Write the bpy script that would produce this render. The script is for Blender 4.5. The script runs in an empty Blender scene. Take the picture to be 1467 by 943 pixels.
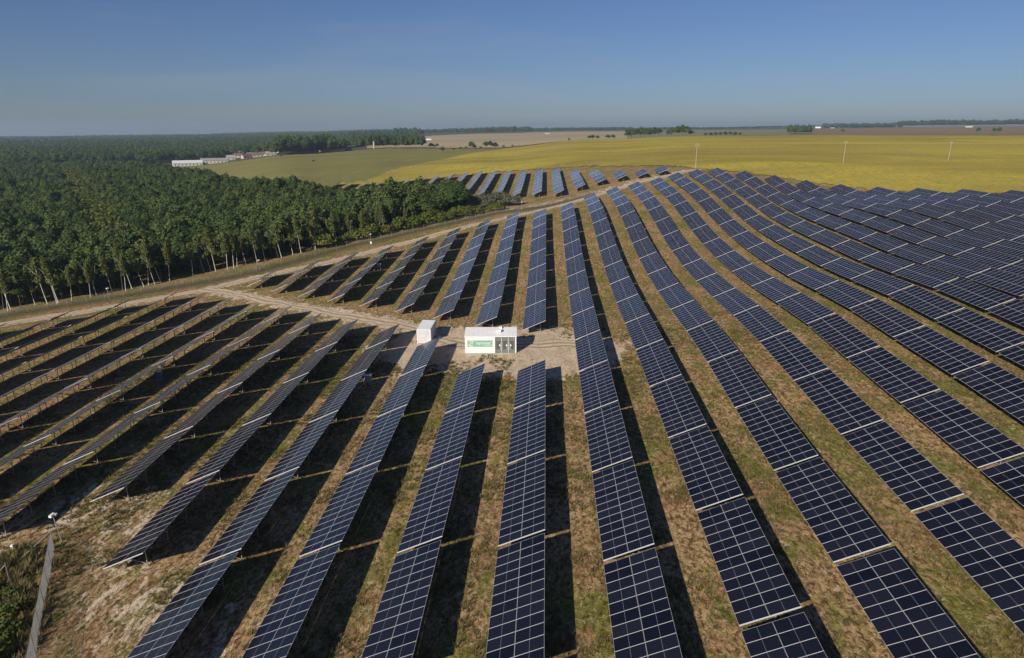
import bpy, bmesh, math, random
import numpy as np
from mathutils import Vector, Matrix

random.seed(7); np.random.seed(7)
sc = bpy.context.scene
col = sc.collection
PI = math.pi
R = math.radians

# ------------------------------------------------------------------ camera, sky, sun, exposure
F_PX, PITCH, ROLL, YAW, XC = 940.4157, 0.2946741, -0.0022347, -0.0503879, -0.31838
HAZE = 0.00012
ZO = 50.0                                   # height of the camera above the zero level
SUN_EL, SUN_DIR = 27.5, 32.0                # elevation, direction the shadows run (from +Y towards +X)
cam_d = bpy.data.cameras.new('camera'); cam = bpy.data.objects.new('camera', cam_d); col.objects.link(cam)
sc.camera = cam
cam_d.sensor_width = 36.0; cam_d.lens = F_PX / 1467.0 * 36.0; cam_d.clip_start = 0.5; cam_d.clip_end = 20000
rv = Vector((math.cos(YAW), -math.sin(YAW), 0)); fw = Vector((math.sin(YAW), math.cos(YAW), 0))
fwd = fw * math.cos(PITCH) + Vector((0, 0, -math.sin(PITCH)))
dwn = -fw * math.sin(PITCH) + Vector((0, 0, -math.cos(PITCH)))
imr = rv * math.cos(ROLL) - dwn * math.sin(ROLL)
imd = rv * math.sin(ROLL) + dwn * math.cos(ROLL)
m = Matrix((imr, -imd, -fwd)).transposed().to_4x4(); m.translation = Vector((XC, 0, ZO))
cam.matrix_world = m

w = bpy.data.worlds.new('World'); sc.world = w; w.use_nodes = True
nt = w.node_tree; bgn = nt.nodes['Background']
sky = nt.nodes.new('ShaderNodeTexSky'); sky.sky_type = 'NISHITA'; sky.sun_disc = False
sky.sun_elevation = R(SUN_EL); sky.sun_rotation = R(180 + SUN_DIR)
sky.air_density = 1.0; sky.dust_density = 0.3; sky.ozone_density = 1.5
bgn.inputs['Strength'].default_value = 0.05
tint = nt.nodes.new('ShaderNodeMix'); tint.data_type = 'RGBA'; tint.blend_type = 'MULTIPLY'; tint.inputs[0].default_value = 1.0
tint.inputs[7].default_value = (0.60, 0.755, 1.17, 1)       # cool, slightly violet late-summer sky
nt.links.new(sky.outputs[0], tint.inputs[6]); 
wtc = nt.nodes.new('ShaderNodeTexCoord'); wmp = nt.nodes.new('ShaderNodeMapping'); wmp.inputs['Scale'].default_value = (1.2, 1.2, 9.0)
wno = nt.nodes.new('ShaderNodeTexNoise'); wno.inputs['Scale'].default_value = 1.6; wno.inputs['Detail'].default_value = 6; wno.inputs['Roughness'].default_value = 0.6; wno.inputs['Distortion'].default_value = 0.8
wrp = nt.nodes.new('ShaderNodeMapRange'); wrp.inputs['From Min'].default_value = 0.52; wrp.inputs['From Max'].default_value = 0.80; wrp.inputs['To Max'].default_value = 0.30
wcl = nt.nodes.new('ShaderNodeMix'); wcl.data_type = 'RGBA'; wcl.inputs[7].default_value = (6.0, 6.6, 7.6, 1)
nt.links.new(wtc.outputs['Generated'], wmp.inputs[0]); nt.links.new(wmp.outputs[0], wno.inputs['Vector']); nt.links.new(wno.outputs[0], wrp.inputs[0])
nt.links.new(wrp.outputs[0], wcl.inputs[0]); nt.links.new(tint.outputs[2], wcl.inputs[6]); nt.links.new(wcl.outputs[2], bgn.inputs[0])      # faint high cirrus
sl = bpy.data.lights.new('sun', 'SUN'); sl.energy = 5.0; sl.angle = R(0.5); sl.color = (1.0, 0.90, 0.76)
sun = bpy.data.objects.new('sun', sl); col.objects.link(sun)
ddir = Vector((math.sin(R(SUN_DIR)) * math.cos(R(SUN_EL)), math.cos(R(SUN_DIR)) * math.cos(R(SUN_EL)), -math.sin(R(SUN_EL))))
sun.rotation_euler = ddir.to_track_quat('-Z', 'Y').to_euler()
sc.view_settings.view_transform = 'Standard'; sc.view_settings.look = 'None'
sc.view_settings.exposure = 0.12; sc.view_settings.gamma = 1.0

# ------------------------------------------------------------------ terrain heights
GRID = np.array([[272,359,444,528,610,689,767,843,921,1001,1086,1178,1277,1384,1501,1628,1765,1907,2052,2197,2340,2478,2611,2740,2864,2985,3103,3219,3334],[287,376,463,550,635,718,798,876,953,1031,1115,1208,1310,1419,1535,1664,1803,1948,2094,2238,2377,2510,2638,2762,2882,2999,3114,3228,3342],[301,391,482,572,660,746,829,909,986,1062,1142,1236,1343,1456,1569,1701,1843,1991,2138,2280,2414,2542,2665,2783,2899,3013,3126,3237,3349],[313,406,499,592,683,773,861,944,1023,1096,1167,1261,1372,1498,1608,1740,1883,2037,2185,2322,2450,2572,2689,2803,2915,3026,3136,3245,3355],[323,418,514,610,704,798,890,978,1061,1135,1198,1285,1392,1525,1638,1760,1923,2090,2233,2363,2484,2599,2711,2820,2929,3037,3145,3252,3360],[330,429,527,625,723,819,915,1007,1094,1168,1234,1320,1432,1553,1663,1811,1969,2144,2275,2397,2512,2621,2728,2834,2940,3046,3152,3258,3364],[336,437,537,638,738,836,934,1028,1116,1192,1268,1355,1458,1554,1698,1880,2018,2163,2298,2421,2532,2637,2741,2845,2949,3054,3158,3263,3367],[339,442,545,648,749,849,947,1042,1134,1215,1293,1376,1468,1568,1717,1904,2072,2206,2330,2440,2543,2645,2748,2852,2957,3061,3164,3267,3369],[339,446,551,656,759,860,957,1050,1140,1228,1308,1390,1484,1597,1725,1873,2039,2207,2340,2437,2541,2647,2753,2859,2965,3069,3171,3271,3372],[338,447,556,664,769,871,968,1059,1146,1234,1331,1423,1512,1630,1741,1865,2001,2159,2300,2411,2533,2647,2758,2868,2975,3078,3178,3276,3373],[335,447,559,670,780,885,986,1079,1165,1254,1361,1468,1581,1706,1802,1898,2002,2142,2280,2402,2535,2652,2770,2883,2990,3090,3186,3281,3376],[330,446,562,677,791,903,1012,1118,1218,1316,1415,1529,1668,1805,1901,1972,2046,2173,2310,2428,2544,2669,2795,2908,3010,3104,3196,3287,3378],[326,445,565,684,803,923,1042,1163,1284,1392,1492,1617,1770,1922,2035,2101,2139,2220,2343,2475,2607,2730,2847,2945,3033,3119,3206,3294,3383],[321,444,567,691,816,941,1069,1198,1326,1447,1568,1712,1885,2055,2190,2278,2293,2308,2382,2508,2672,2822,2916,2982,3054,3133,3217,3304,3392],[319,445,571,699,827,958,1091,1226,1362,1498,1641,1804,1997,2183,2335,2445,2469,2440,2449,2536,2701,2852,2935,2993,3065,3146,3231,3319,3407],[318,447,577,707,839,974,1111,1251,1395,1544,1704,1880,2073,2271,2449,2588,2643,2616,2574,2587,2697,2823,2914,2990,3075,3163,3252,3341,3430],[321,453,584,717,852,989,1130,1274,1425,1583,1753,1934,2125,2320,2504,2668,2779,2791,2726,2667,2703,2804,2908,3003,3098,3191,3283,3373,3462],[328,462,595,730,867,1006,1148,1296,1451,1615,1788,1971,2160,2347,2525,2701,2858,2930,2885,2800,2784,2849,2945,3044,3141,3235,3326,3416,3505],[341,475,611,747,884,1024,1168,1318,1474,1639,1814,1998,2187,2377,2565,2751,2922,3036,3039,2966,2933,2964,3033,3117,3207,3297,3385,3472,3559],[358,494,631,768,906,1047,1191,1340,1495,1659,1833,2018,2212,2411,2612,2813,2997,3128,3167,3131,3103,3112,3155,3220,3296,3377,3459,3542,3624],[382,519,657,795,934,1075,1218,1366,1519,1679,1850,2034,2236,2446,2661,2877,3075,3211,3269,3269,3258,3262,3290,3339,3401,3472,3547,3624,3701],[412,550,689,828,968,1109,1252,1398,1548,1704,1869,2050,2255,2477,2708,2941,3152,3286,3352,3378,3387,3399,3423,3463,3516,3578,3646,3716,3789],[448,588,728,868,1009,1150,1293,1438,1587,1741,1901,2075,2281,2507,2740,2972,3179,3322,3408,3459,3490,3516,3546,3585,3633,3689,3752,3818,3886],[491,633,775,916,1058,1200,1343,1488,1637,1792,1954,2128,2326,2540,2758,2974,3174,3330,3441,3518,3572,3615,3656,3699,3748,3802,3862,3925,3990],[540,684,828,971,1114,1258,1402,1548,1698,1855,2020,2194,2383,2581,2780,2976,3171,3336,3466,3564,3639,3700,3753,3805,3857,3913,3973,4035,4098],[595,742,888,1034,1179,1325,1470,1617,1768,1925,2092,2266,2448,2636,2824,3009,3190,3354,3492,3605,3698,3774,3840,3902,3961,4021,4082,4146,4210],[656,805,954,1103,1251,1400,1548,1697,1847,2001,2169,2343,2521,2701,2880,3056,3226,3385,3526,3649,3753,3842,3921,3992,4059,4124,4190,4255,4322],[721,873,1025,1177,1330,1482,1634,1787,1939,2094,2258,2427,2599,2772,2944,3111,3273,3427,3569,3696,3808,3908,3996,4077,4151,4223,4293,4363,4433],[790,945,1101,1257,1413,1570,1727,1885,2044,2201,2358,2517,2681,2847,3011,3172,3328,3478,3618,3748,3866,3973,4069,4158,4240,4318,4394,4468,4542],[863,1021,1180,1339,1499,1660,1823,1986,2150,2310,2461,2613,2768,2925,3082,3237,3388,3534,3673,3804,3926,4038,4142,4237,4327,4411,4492,4571,4649],[938,1099,1260,1423,1587,1753,1919,2085,2250,2408,2559,2707,2856,3006,3156,3305,3451,3594,3731,3863,3988,4105,4214,4316,4411,4502,4588,4671,4753],[1014,1177,1342,1508,1676,1845,2014,2182,2347,2504,2655,2801,2944,3088,3231,3374,3516,3655,3792,3924,4051,4172,4287,4394,4496,4591,4683,4770,4856]], float) / 100.0        # low-edge surface of the tables, metres above zero
GX0, GY0, GS = -182.0, 4.0, 14.0
GNY, GNX = GRID.shape
def cr_w(t):
    return (-0.5*t**3 + t**2 - 0.5*t, 1.5*t**3 - 2.5*t**2 + 1, -1.5*t**3 + 2*t**2 + 0.5*t, 0.5*t**3 - 0.5*t**2)
def grid_z(X, Y):
    fx = np.clip((X - GX0) / GS, 0, GNX - 1.0001); fy = np.clip((Y - GY0) / GS, 0, GNY - 1.0001)
    ix = fx.astype(int); iy = fy.astype(int); wx = cr_w(fx - ix); wy = cr_w(fy - iy)
    z = 0
    for a in range(4):
        for b in range(4):
            z = z + wy[a] * wx[b] * GRID[np.clip(iy + a - 1, 0, GNY - 1), np.clip(ix + b - 1, 0, GNX - 1)]
    return z
def az_of(u):                                    # compass angle of a picture column near the horizon
    return YAW + math.atan((u - 733.5) / 982.0)
PROF = [(-500, [(150, -47), (1000, -47), (2500, -44), (9000, -60)]),
        (0, [(150, -44.5), (300, -45), (1000, -46), (2500, -45), (6000, -58), (9000, -70)]),
        (250, [(200, -42), (500, -44), (1050, -46.5), (2500, -44), (6000, -48), (9000, -60)]),
        (430, [(300, -35), (440, -30.5), (950, -31), (1300, -38), (2500, -38), (6000, -30), (9000, -40)]),
        (560, [(300, -31), (430, -27.5), (1050, -27), (1400, -32), (2500, -25), (6000, -15), (9000, -15)]),
        (700, [(300, -30), (430, -24.5), (900, -24), (1300, -31), (2200, -24), (4000, -10), (9000, -5)]),
        (850, [(300, -21.5), (420, -20.5), (700, -17), (1000, -14.3), (1500, -22), (2500, -12), (6000, -3), (9000, -3)]),
        (1000, [(310, -17.5), (430, -17.3), (1000, -9.5), (1500, -13), (2500, -4), (5000, 3), (9000, 10)]),
        (1200, [(390, -17.5), (1050, -8.6), (1600, -12), (2500, -2), (4000, 8), (9000, 20)]),
        (1467, [(400, -17.5), (1100, -9.0), (1600, -11), (2500, 0), (4000, 14), (9000, 25)]),
        (2000, [(400, -17.5), (1100, -9.0), (1600, -11), (2500, 0), (4000, 14), (9000, 25)])]
PAZ = np.array([az_of(u) for u, _ in PROF])
def polar_z(X, Y):
    dx = X - XC; r = np.hypot(dx, Y); a = np.arctan2(dx, Y)
    zs = np.array([np.interp(np.log(np.maximum(r, 50)), np.log([q[0] for q in p]), [q[1] for q in p]) for _, p in PROF])
    fi = np.clip(np.interp(a, PAZ, np.arange(len(PAZ))), 0, len(PAZ) - 1.0001)
    i = fi.astype(int); t = fi - i; t = t * t * (3 - 2 * t)
    idx = np.arange(zs.shape[1]) if zs.ndim > 1 else None
    return zs[i, idx] * (1 - t) + zs[i + 1, idx] * t + ZO
HULL = [(-160, -10), (-160, 190), (-110, 225), (-90, 330), (-85, 425), (-20, 408), (40, 372), (84, 318), (112, 288), (150, 246), (175, 210), (195, 150), (195, -10)]
def dist_poly(X, Y, P):                          # distance outside a polygon (0 inside)
    n = len(P); d = np.full(X.shape, 1e9); ins = np.zeros(X.shape, bool)
    for i in range(n):
        x0, y0 = P[i]; x1, y1 = P[(i + 1) % n]
        ex, ey = x1 - x0, y1 - y0; L2 = ex*ex + ey*ey
        t = np.clip(((X - x0) * ex + (Y - y0) * ey) / L2, 0, 1)
        d = np.minimum(d, np.hypot(X - x0 - t*ex, Y - y0 - t*ey))
        c = ((y0 > Y) != (y1 > Y))
        with np.errstate(divide='ignore', invalid='ignore'):
            xi = x0 + (Y - y0) * ex / (ey if ey else 1e-9)
        ins ^= c & (X < xi)
    return np.where(ins, 0, d), np.where(ins, d, -d)
def dist_line(X, Y, P):
    d = np.full(np.shape(X), 1e9)
    for (x0, y0), (x1, y1) in zip(P[:-1], P[1:]):
        ex, ey = x1 - x0, y1 - y0; L2 = ex*ex + ey*ey + 1e-9
        t = np.clip(((X - x0) * ex + (Y - y0) * ey) / L2, 0, 1)
        d = np.minimum(d, np.hypot(X - x0 - t*ex, Y - y0 - t*ey))
    return d
def TZ(X, Y):
    X = np.atleast_1d(np.asarray(X, float)).ravel(); Y = np.atleast_1d(np.asarray(Y, float)).ravel()
    g = grid_z(X, Y) - 0.8
    d, _ = dist_poly(X, Y, HULL)
    t = np.clip(d / 90.0, 0, 1); t = t*t*(3 - 2*t)
    return g * (1 - t) + polar_z(X, Y) * t
def tz(x, y): return float(TZ(x, y)[0])
def ar(u, r):                                    # ground point from a bearing and a distance
    a = az_of(u); return (XC + r * math.sin(a), r * math.cos(a))
def proj(p):                                     # only used to leave out what lies outside the view
    v = Vector(p) - Vector((XC, 0, ZO)); zc = v.dot(fwd)
    if zc < 1: return None
    return 733.5 + F_PX * v.dot(imr) / zc, 471.5 + F_PX * v.dot(imd) / zc, zc

# ------------------------------------------------------------------ materials
def mat(name):
    m = bpy.data.materials.new(name); m.use_nodes = True
    return m, m.node_tree, m.node_tree.nodes['Principled BSDF']
def nd(nt, t, **kw):
    n = nt.nodes.new(t)
    for k, v in kw.items():
        if k in n.inputs.keys(): n.inputs[k].default_value = v
        else: setattr(n, k, v)
    return n
def noise(nt, vec, scale, detail=3, rough=0.55, dist=0.0):
    n = nt.nodes.new('ShaderNodeTexNoise'); n.inputs['Scale'].default_value = scale
    n.inputs['Detail'].default_value = detail; n.inputs['Roughness'].default_value = rough
    n.inputs['Distortion'].default_value = dist
    if vec: nt.links.new(vec, n.inputs['Vector'])
    return n.outputs[0]
def ramp(nt, fac, stops, interp='LINEAR'):
    n = nt.nodes.new('ShaderNodeValToRGB'); cr = n.color_ramp; cr.interpolation = interp
    while len(cr.elements) > 1: cr.elements.remove(cr.elements[0])
    for i, (p, c) in enumerate(stops):
        e = cr.elements[0] if i == 0 else cr.elements.new(p)
        e.position = p; e.color = (c[0], c[1], c[2], 1) if isinstance(c, tuple) else (c, c, c, 1)
    nt.links.new(fac, n.inputs[0]); return n.outputs[0]
def mixc(nt, f, a, b, mode='MIX'):
    n = nt.nodes.new('ShaderNodeMix'); n.data_type = 'RGBA'; n.blend_type = mode
    for s, v in ((n.inputs[0], f), (n.inputs[6], a), (n.inputs[7], b)):
        if hasattr(v, 'links') or hasattr(v, 'is_linked'): nt.links.new(v, s)
        else: s.default_value = v if not isinstance(v, tuple) else (v[0], v[1], v[2], 1)
    return n.outputs[2]
def mth(nt, op, a, b=None, clamp=False):
    n = nt.nodes.new('ShaderNodeMath'); n.operation = op; n.use_clamp = clamp
    for s, v in ((n.inputs[0], a), (n.inputs[1], b)):
        if v is None: continue
        if hasattr(v, 'is_linked'): nt.links.new(v, s)
        else: s.default_value = v
    return n.outputs[0]
def geo_pos(nt): return nt.nodes.new('ShaderNodeNewGeometry').outputs['Position']
def mapped(nt, vec, scale, rot=(0, 0, 0)):
    n = nt.nodes.new('ShaderNodeMapping'); n.inputs['Scale'].default_value = scale; n.inputs['Rotation'].default_value = rot
    nt.links.new(vec, n.inputs[0]); return n.outputs[0]
def bump(nt, b, h, strength, dist):
    n = nt.nodes.new('ShaderNodeBump'); n.inputs['Strength'].default_value = strength; n.inputs['Distance'].default_value = dist
    nt.links.new(h, n.inputs['Height']); nt.links.new(n.outputs[0], b.inputs['Normal'])

def flat_mat(name, c, rough=0.6, metal=0.0, var=0.0, scale=3.0, spec=0.5):
    m, nt, b = mat(name); b.inputs['Roughness'].default_value = rough; b.inputs['Metallic'].default_value = metal
    b.inputs['Specular IOR Level'].default_value = spec
    if var:
        tc = nt.nodes.new('ShaderNodeTexCoord').outputs['Object']
        n = noise(nt, tc, scale, 5, 0.65)
        lo = tuple(v * (1 - var) for v in c); hi = tuple(min(1, v * (1 + var)) for v in c)
        nt.links.new(ramp(nt, n, [(0.3, lo), (0.7, hi)]), b.inputs['Base Color'])
    else: b.inputs['Base Color'].default_value = (*c, 1)
    return m
M = {}
M['steel'] = flat_mat('galvanised_steel', (0.33, 0.325, 0.31), 0.5, 0.35, 0.2, 2.0)
M['frame'] = flat_mat('aluminium_frame', (0.60, 0.60, 0.62), 0.45, 0.2)
M['back'] = flat_mat('module_back', (0.10, 0.105, 0.12), 0.6)
M['white'] = flat_mat('white_paint', (0.84, 0.83, 0.81), 0.5, 0, 0.06, 1.3)
M['white2'] = flat_mat('white_sheet', (0.70, 0.71, 0.72), 0.45, 0, 0.10, 0.8)
M['conc'] = flat_mat('concrete', (0.36, 0.35, 0.32), 0.9, 0, 0.15, 2.0)
M['dark'] = flat_mat('dark_metal', (0.035, 0.04, 0.04), 0.5)
M['doorgrey'] = flat_mat('grey_door', (0.17, 0.185, 0.18), 0.45, 0.0, 0.12, 2)
M['green'] = flat_mat('green_sign', (0.22, 0.44, 0.32), 0.6)
M['letter'] = flat_mat('white_letter', (0.8, 0.82, 0.8), 0.5)
M['blue'] = flat_mat('blue_paint', (0.05, 0.13, 0.30), 0.5)
M['greybox'] = flat_mat('grey_box', (0.30, 0.33, 0.36), 0.5)
M['wood'] = flat_mat('weathered_post', (0.30, 0.27, 0.21), 0.85, 0, 0.2, 3)
M['roofgrey'] = flat_mat('grey_roof', (0.30, 0.29, 0.29), 0.8, 0, 0.15, 0.3)
M['roofred'] = flat_mat('red_roof', (0.15, 0.09, 0.075), 0.8, 0, 0.2, 0.3)
M['roofbrown'] = flat_mat('brown_roof', (0.15, 0.11, 0.085), 0.8, 0, 0.2, 0.3)
M['wallcream'] = flat_mat('cream_wall', (0.45, 0.41, 0.35), 0.8, 0, 0.1, 0.3)
M['shedwall'] = flat_mat('shed_wall', (0.62, 0.60, 0.56), 0.8, 0, 0.1, 0.3)
M['window'] = flat_mat('window_glass', (0.03, 0.035, 0.045), 0.15)
M['rubberblack'] = flat_mat('cable_black', (0.02, 0.02, 0.02), 0.6)

def make_glass():
    m, nt, b = mat('solar_glass')
    uv = nt.nodes.new('ShaderNodeUVMap').outputs[0]
    sp = nt.nodes.new('ShaderNodeSeparateXYZ'); nt.links.new(uv, sp.inputs[0])
    U, V = sp.outputs[0], sp.outputs[1]
    def line(coord, n, width):                   # thin lines n times across 0..1
        f = mth(nt, 'FRACT', mth(nt, 'MULTIPLY', coord, n)); d = mth(nt, 'ABSOLUTE', mth(nt, 'SUBTRACT', f, 0.5))
        return mth(nt, 'GREATER_THAN', d, 0.5 - width)
    mid = mth(nt, 'LESS_THAN', mth(nt, 'ABSOLUTE', mth(nt, 'SUBTRACT', V, 0.5)), 0.0048)
    cell = mth(nt, 'MAXIMUM', line(U, 6, 0.012), line(V, 24, 0.020))
    bus = line(U, 60, 0.07)
    # every module a slightly different shade of silicon
    oi = nt.nodes.new('ShaderNodeUVMap'); oi.uv_map = 'shade'
    so = nt.nodes.new('ShaderNodeSeparateXYZ'); nt.links.new(oi.outputs[0], so.inputs[0])
    obr = nt.nodes.new('ShaderNodeObjectInfo').outputs['Random']
    t = mth(nt, 'FRACT', mth(nt, 'ADD', so.outputs[0], obr))
    base = mixc(nt, t, (0.0040, 0.0050, 0.0115), (0.0125, 0.0135, 0.0240))
    c = mixc(nt, mth(nt, 'MULTIPLY', bus, 0.12), base, (0.05, 0.055, 0.08))
    c = mixc(nt, mth(nt, 'MULTIPLY', cell, 0.07), c, (0.12, 0.13, 0.17))
    c = mixc(nt, mid, c, (0.20, 0.21, 0.24))
    nt.links.new(c, b.inputs['Base Color'])
    ng = nt.nodes.new('ShaderNodeTexCoord').outputs['Object']
    dust = noise(nt, ng, 0.7, 4, 0.6)
    nt.links.new(ramp(nt, dust, [(0.3, 0.10), (0.75, 0.20)]), b.inputs['Roughness'])
    b.inputs['IOR'].default_value = 1.38
    b.inputs['Specular IOR Level'].default_value = 0.5
    return m
M['glass'] = make_glass()

# ------------------------------------------------------------------ mesh helpers
class MB:
    def __init__(s): s.v = []; s.f = []; s.m = []; s.uv = []; s.sh = []
    def quad(s, a, b, c, d, mi=0, uv=None, sh=0.0):
        n = len(s.v); s.v += [tuple(a), tuple(b), tuple(c), tuple(d)]; s.f.append((n, n+1, n+2, n+3)); s.m.append(mi)
        s.uv += uv or [(0.25, 0.25)] * 4; s.sh += [sh] * 4
    def box(s, c, h, mi=0, ax=None, skip=()):
        """box: centre c, half sizes h, optional 3x3 axes"""
        c = Vector(c); A = ax or (Vector((1, 0, 0)), Vector((0, 1, 0)), Vector((0, 0, 1)))
        X, Y, Z = A[0]*h[0], A[1]*h[1], A[2]*h[2]
        n = len(s.v)
        for k in ((-1,-1,-1),(1,-1,-1),(1,1,-1),(-1,1,-1),(-1,-1,1),(1,-1,1),(1,1,1),(-1,1,1)):
            s.v.append(tuple(c + X*k[0] + Y*k[1] + Z*k[2]))
        for q in ((0,3,2,1),(4,5,6,7),(0,1,5,4),(1,2,6,5),(2,3,7,6),(3,0,4,7)):
            s.f.append(tuple(n+i for i in q)); s.m.append(mi); s.uv += [(0.25, 0.25)]*4; s.sh += [0.0]*4
    def bar(s, a, b, w, t=None, mi=0, up=(0, 0, 1)):
        a, b = Vector(a), Vector(b); d = b - a; L = d.length; d.normalize()
        x = d.cross(Vector(up))
        if x.length < 1e-4: x = d.cross(Vector((1, 0, 0)))
        x.normalize(); y = x.cross(d)
        s.box((a + b) / 2, (w / 2, L / 2, (t or w) / 2), mi, (x, d, y))
    def tube(s, pts, rads, n=6, mi=0, cap=True):
        rings = []
        for i, p in enumerate(pts):
            p = Vector(p); d = Vector(pts[min(i+1, len(pts)-1)]) - Vector(pts[max(i-1, 0)]); d.normalize()
            x = d.cross(Vector((0.13, 1, 0.07))); x.normalize(); y = d.cross(x)
            k = len(s.v); rings.append(k)
            for j in range(n):
                a = 2*PI*j/n; s.v.append(tuple(p + (x*math.cos(a) + y*math.sin(a)) * rads[i]))
        for i in range(len(rings)-1):
            for j in range(n):
                j2 = (j+1) % n
                s.f.append((rings[i]+j, rings[i]+j2, rings[i+1]+j2, rings[i+1]+j)); s.m.append(mi); s.uv += [(0,0)]*4; s.sh += [0.0]*4
        if cap:
            for r in (rings[0], rings[-1]):
                s.f.append(tuple(r+j for j in range(n))); s.m.append(mi); s.uv += [(0,0)]*n; s.sh += [0.0]*n
    def mesh(s, name, mats, smooth=False, uv=False):
        me = bpy.data.meshes.new(name); me.from_pydata(s.v, [], s.f)
        for m in mats: me.materials.append(m)
        me.polygons.foreach_set('material_index', s.m)
        if uv:
            l = me.uv_layers.new(name='UVMap'); l.data.foreach_set('uv', np.array(s.uv, float).ravel())
            l2 = me.uv_layers.new(name='shade'); q = np.zeros((len(s.sh), 2)); q[:, 0] = s.sh; l2.data.foreach_set('uv', q.ravel())
        if smooth: me.polygons.foreach_set('use_smooth', [True]*len(s.f))
        me.update(); return me
def link(name, me, parent=None, loc=None, rot=None):
    o = bpy.data.objects.new(name, me); col.objects.link(o)
    if parent: o.parent = parent
    if loc is not None: o.location = loc
    if rot is not None: o.rotation_euler = rot
    return o
def tag(o, label=None, cat=None, group=None, kind=None):
    if label: o['label'] = label
    if cat: o['category'] = cat
    if group: o['group'] = group
    if kind: o['kind'] = kind
    return o
def thing(name, label, cat, loc=(0, 0, 0), rz=0.0, group=None):
    return tag(link(name, None, None, loc, (0, 0, rz)), label, cat, group)
ORD = ['zeroth', 'first', 'second', 'third', 'fourth', 'fifth', 'sixth', 'seventh', 'eighth', 'ninth', 'tenth', 'eleventh', 'twelfth', 'thirteenth', 'fourteenth', 'fifteenth', 'sixteenth', 'seventeenth', 'eighteenth', 'nineteenth', 'twentieth']
def ordn(n):
    if n <= 20: return ORD[n]
    if n >= 100: return 'hundred' + ('th' if n == 100 else ' and ' + ordn(n - 100)) if n < 200 else 'two hundred' + ('th' if n == 200 else ' and ' + ordn(n - 200))
    t = {2: 'twenty', 3: 'thirty', 4: 'forty', 5: 'fifty', 6: 'sixty', 7: 'seventy', 8: 'eighty', 9: 'ninety'}[n // 10]
    if n % 10 == 0: return t[:-1] + 'ieth'
    return t + '-' + ORD[n % 10]

# ------------------------------------------------------------------ ground
TRACK = [[-150, 124], [-138, 132], [-126.3, 139.9], [-119.0, 144.6], [-110.6, 148.4], [-100.0, 155.7], [-88.1, 163.7], [-82.7, 170.2], [-74.3, 178.0], [-64.4, 185.9], [-55.6, 194.8], [-51.1, 201.0], [-42.6, 207.5], [-34.1, 216.7], [-25.6, 224.4], [-16.5, 228.7], [-6.2, 234.9], [2.7, 242.0], [9.8, 248.7], [18.2, 258.5], [27.1, 267.8], [36.5, 277.4], [45.9, 283.8], [54.5, 291.7], [63.9, 301.9], [72, 308]]
ROAD = [[-89.9, 163.6], [-78.6, 156.8], [-67.4, 149.1], [-55.7, 141.2], [-45.0, 133.6], [-35.7, 128.2], [-27.1, 121.9], [-22.2, 117.0], [-16.3, 110.9]]
FENCE = [[-150, 138], [-132.9, 148.8], [-128.2, 152.1], [-118.8, 157.7], [-114.5, 160.2], [-93.8, 172.8], [-82.6, 180.8], [-72.9, 196.3], [-63.2, 211.6], [-55.7, 217.0], [-48.3, 223.9], [-40.8, 229.9], [-32.6, 235.6], [-23.9, 242.0], [-17.2, 246.0], [-9.9, 246.4], [-0.6, 247.0], [8, 251], [18, 262]]
def axis(lo, hi, step, far, growth):
    a = list(np.arange(lo, hi + 1e-6, step)); s = step; x = a[-1]
    while x < far[1]: s *= growth; x += s; a.append(x)
    s = step; x = a[0]; pre = []
    while x > far[0]: s *= growth; x -= s; pre.append(x)
    return np.array(pre[::-1] + a)
YARD = [(-30, 108), (-24, 118), (-12, 116), (4, 112), (11, 104), (9, 95), (0, 93), (-10, 97), (-20, 100)]
CORNER = [(-62, 40), (-55, 62), (-44, 62), (-32, 46), (-24, 36), (-20, 20), (-60, 10)]
def bare_mask(X, Y):
    d1 = dist_line(X, Y, TRACK); d2 = dist_line(X, Y, ROAD)
    b = np.clip(1 - (d1 - 1.2) / 2.6, 0, 1)
    b = np.maximum(b, np.clip(1 - (d2 - 1.2) / 2.4, 0, 1))
    dy, _ = dist_poly(X, Y, YARD); b = np.maximum(b, 0.92 * np.clip(1 - dy / 4.5, 0, 1))
    dc, _ = dist_poly(X, Y, CORNER); b = np.maximum(b, 0.43 * np.clip(1 - dc / 8.0, 0, 1))
    b = b * np.clip((dist_line(X, Y, [(-48.5, 51), (-39, 38.5), (-28, 21)]) - 1.0) / 3.5, 0, 1)
    b = np.maximum(b, 0.9 * np.clip(1 - dist_line(X, Y, [(-6.3, 112), (-6.6, 150), (-6.9, 225)]) / 1.6, 0, 1))      # trodden lane between two rows
    b = np.maximum(b, 0.5 * np.clip(1 - dist_line(X, Y, [(12, 262), (28, 276), (50, 294), (64, 304)]) / 8, 0, 1))
    b = np.maximum(b, 0.55 * np.clip(1 - dist_line(X, Y, [(-12, 247), (2, 256), (14, 263)]) / 9, 0, 1))
    b = np.maximum(b, 0.45 * np.clip(1 - dist_line(X, Y, [(-40, 128), (-26, 116), (-24, 100), (-26, 92)]) / 8, 0, 1))
    return b
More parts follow.
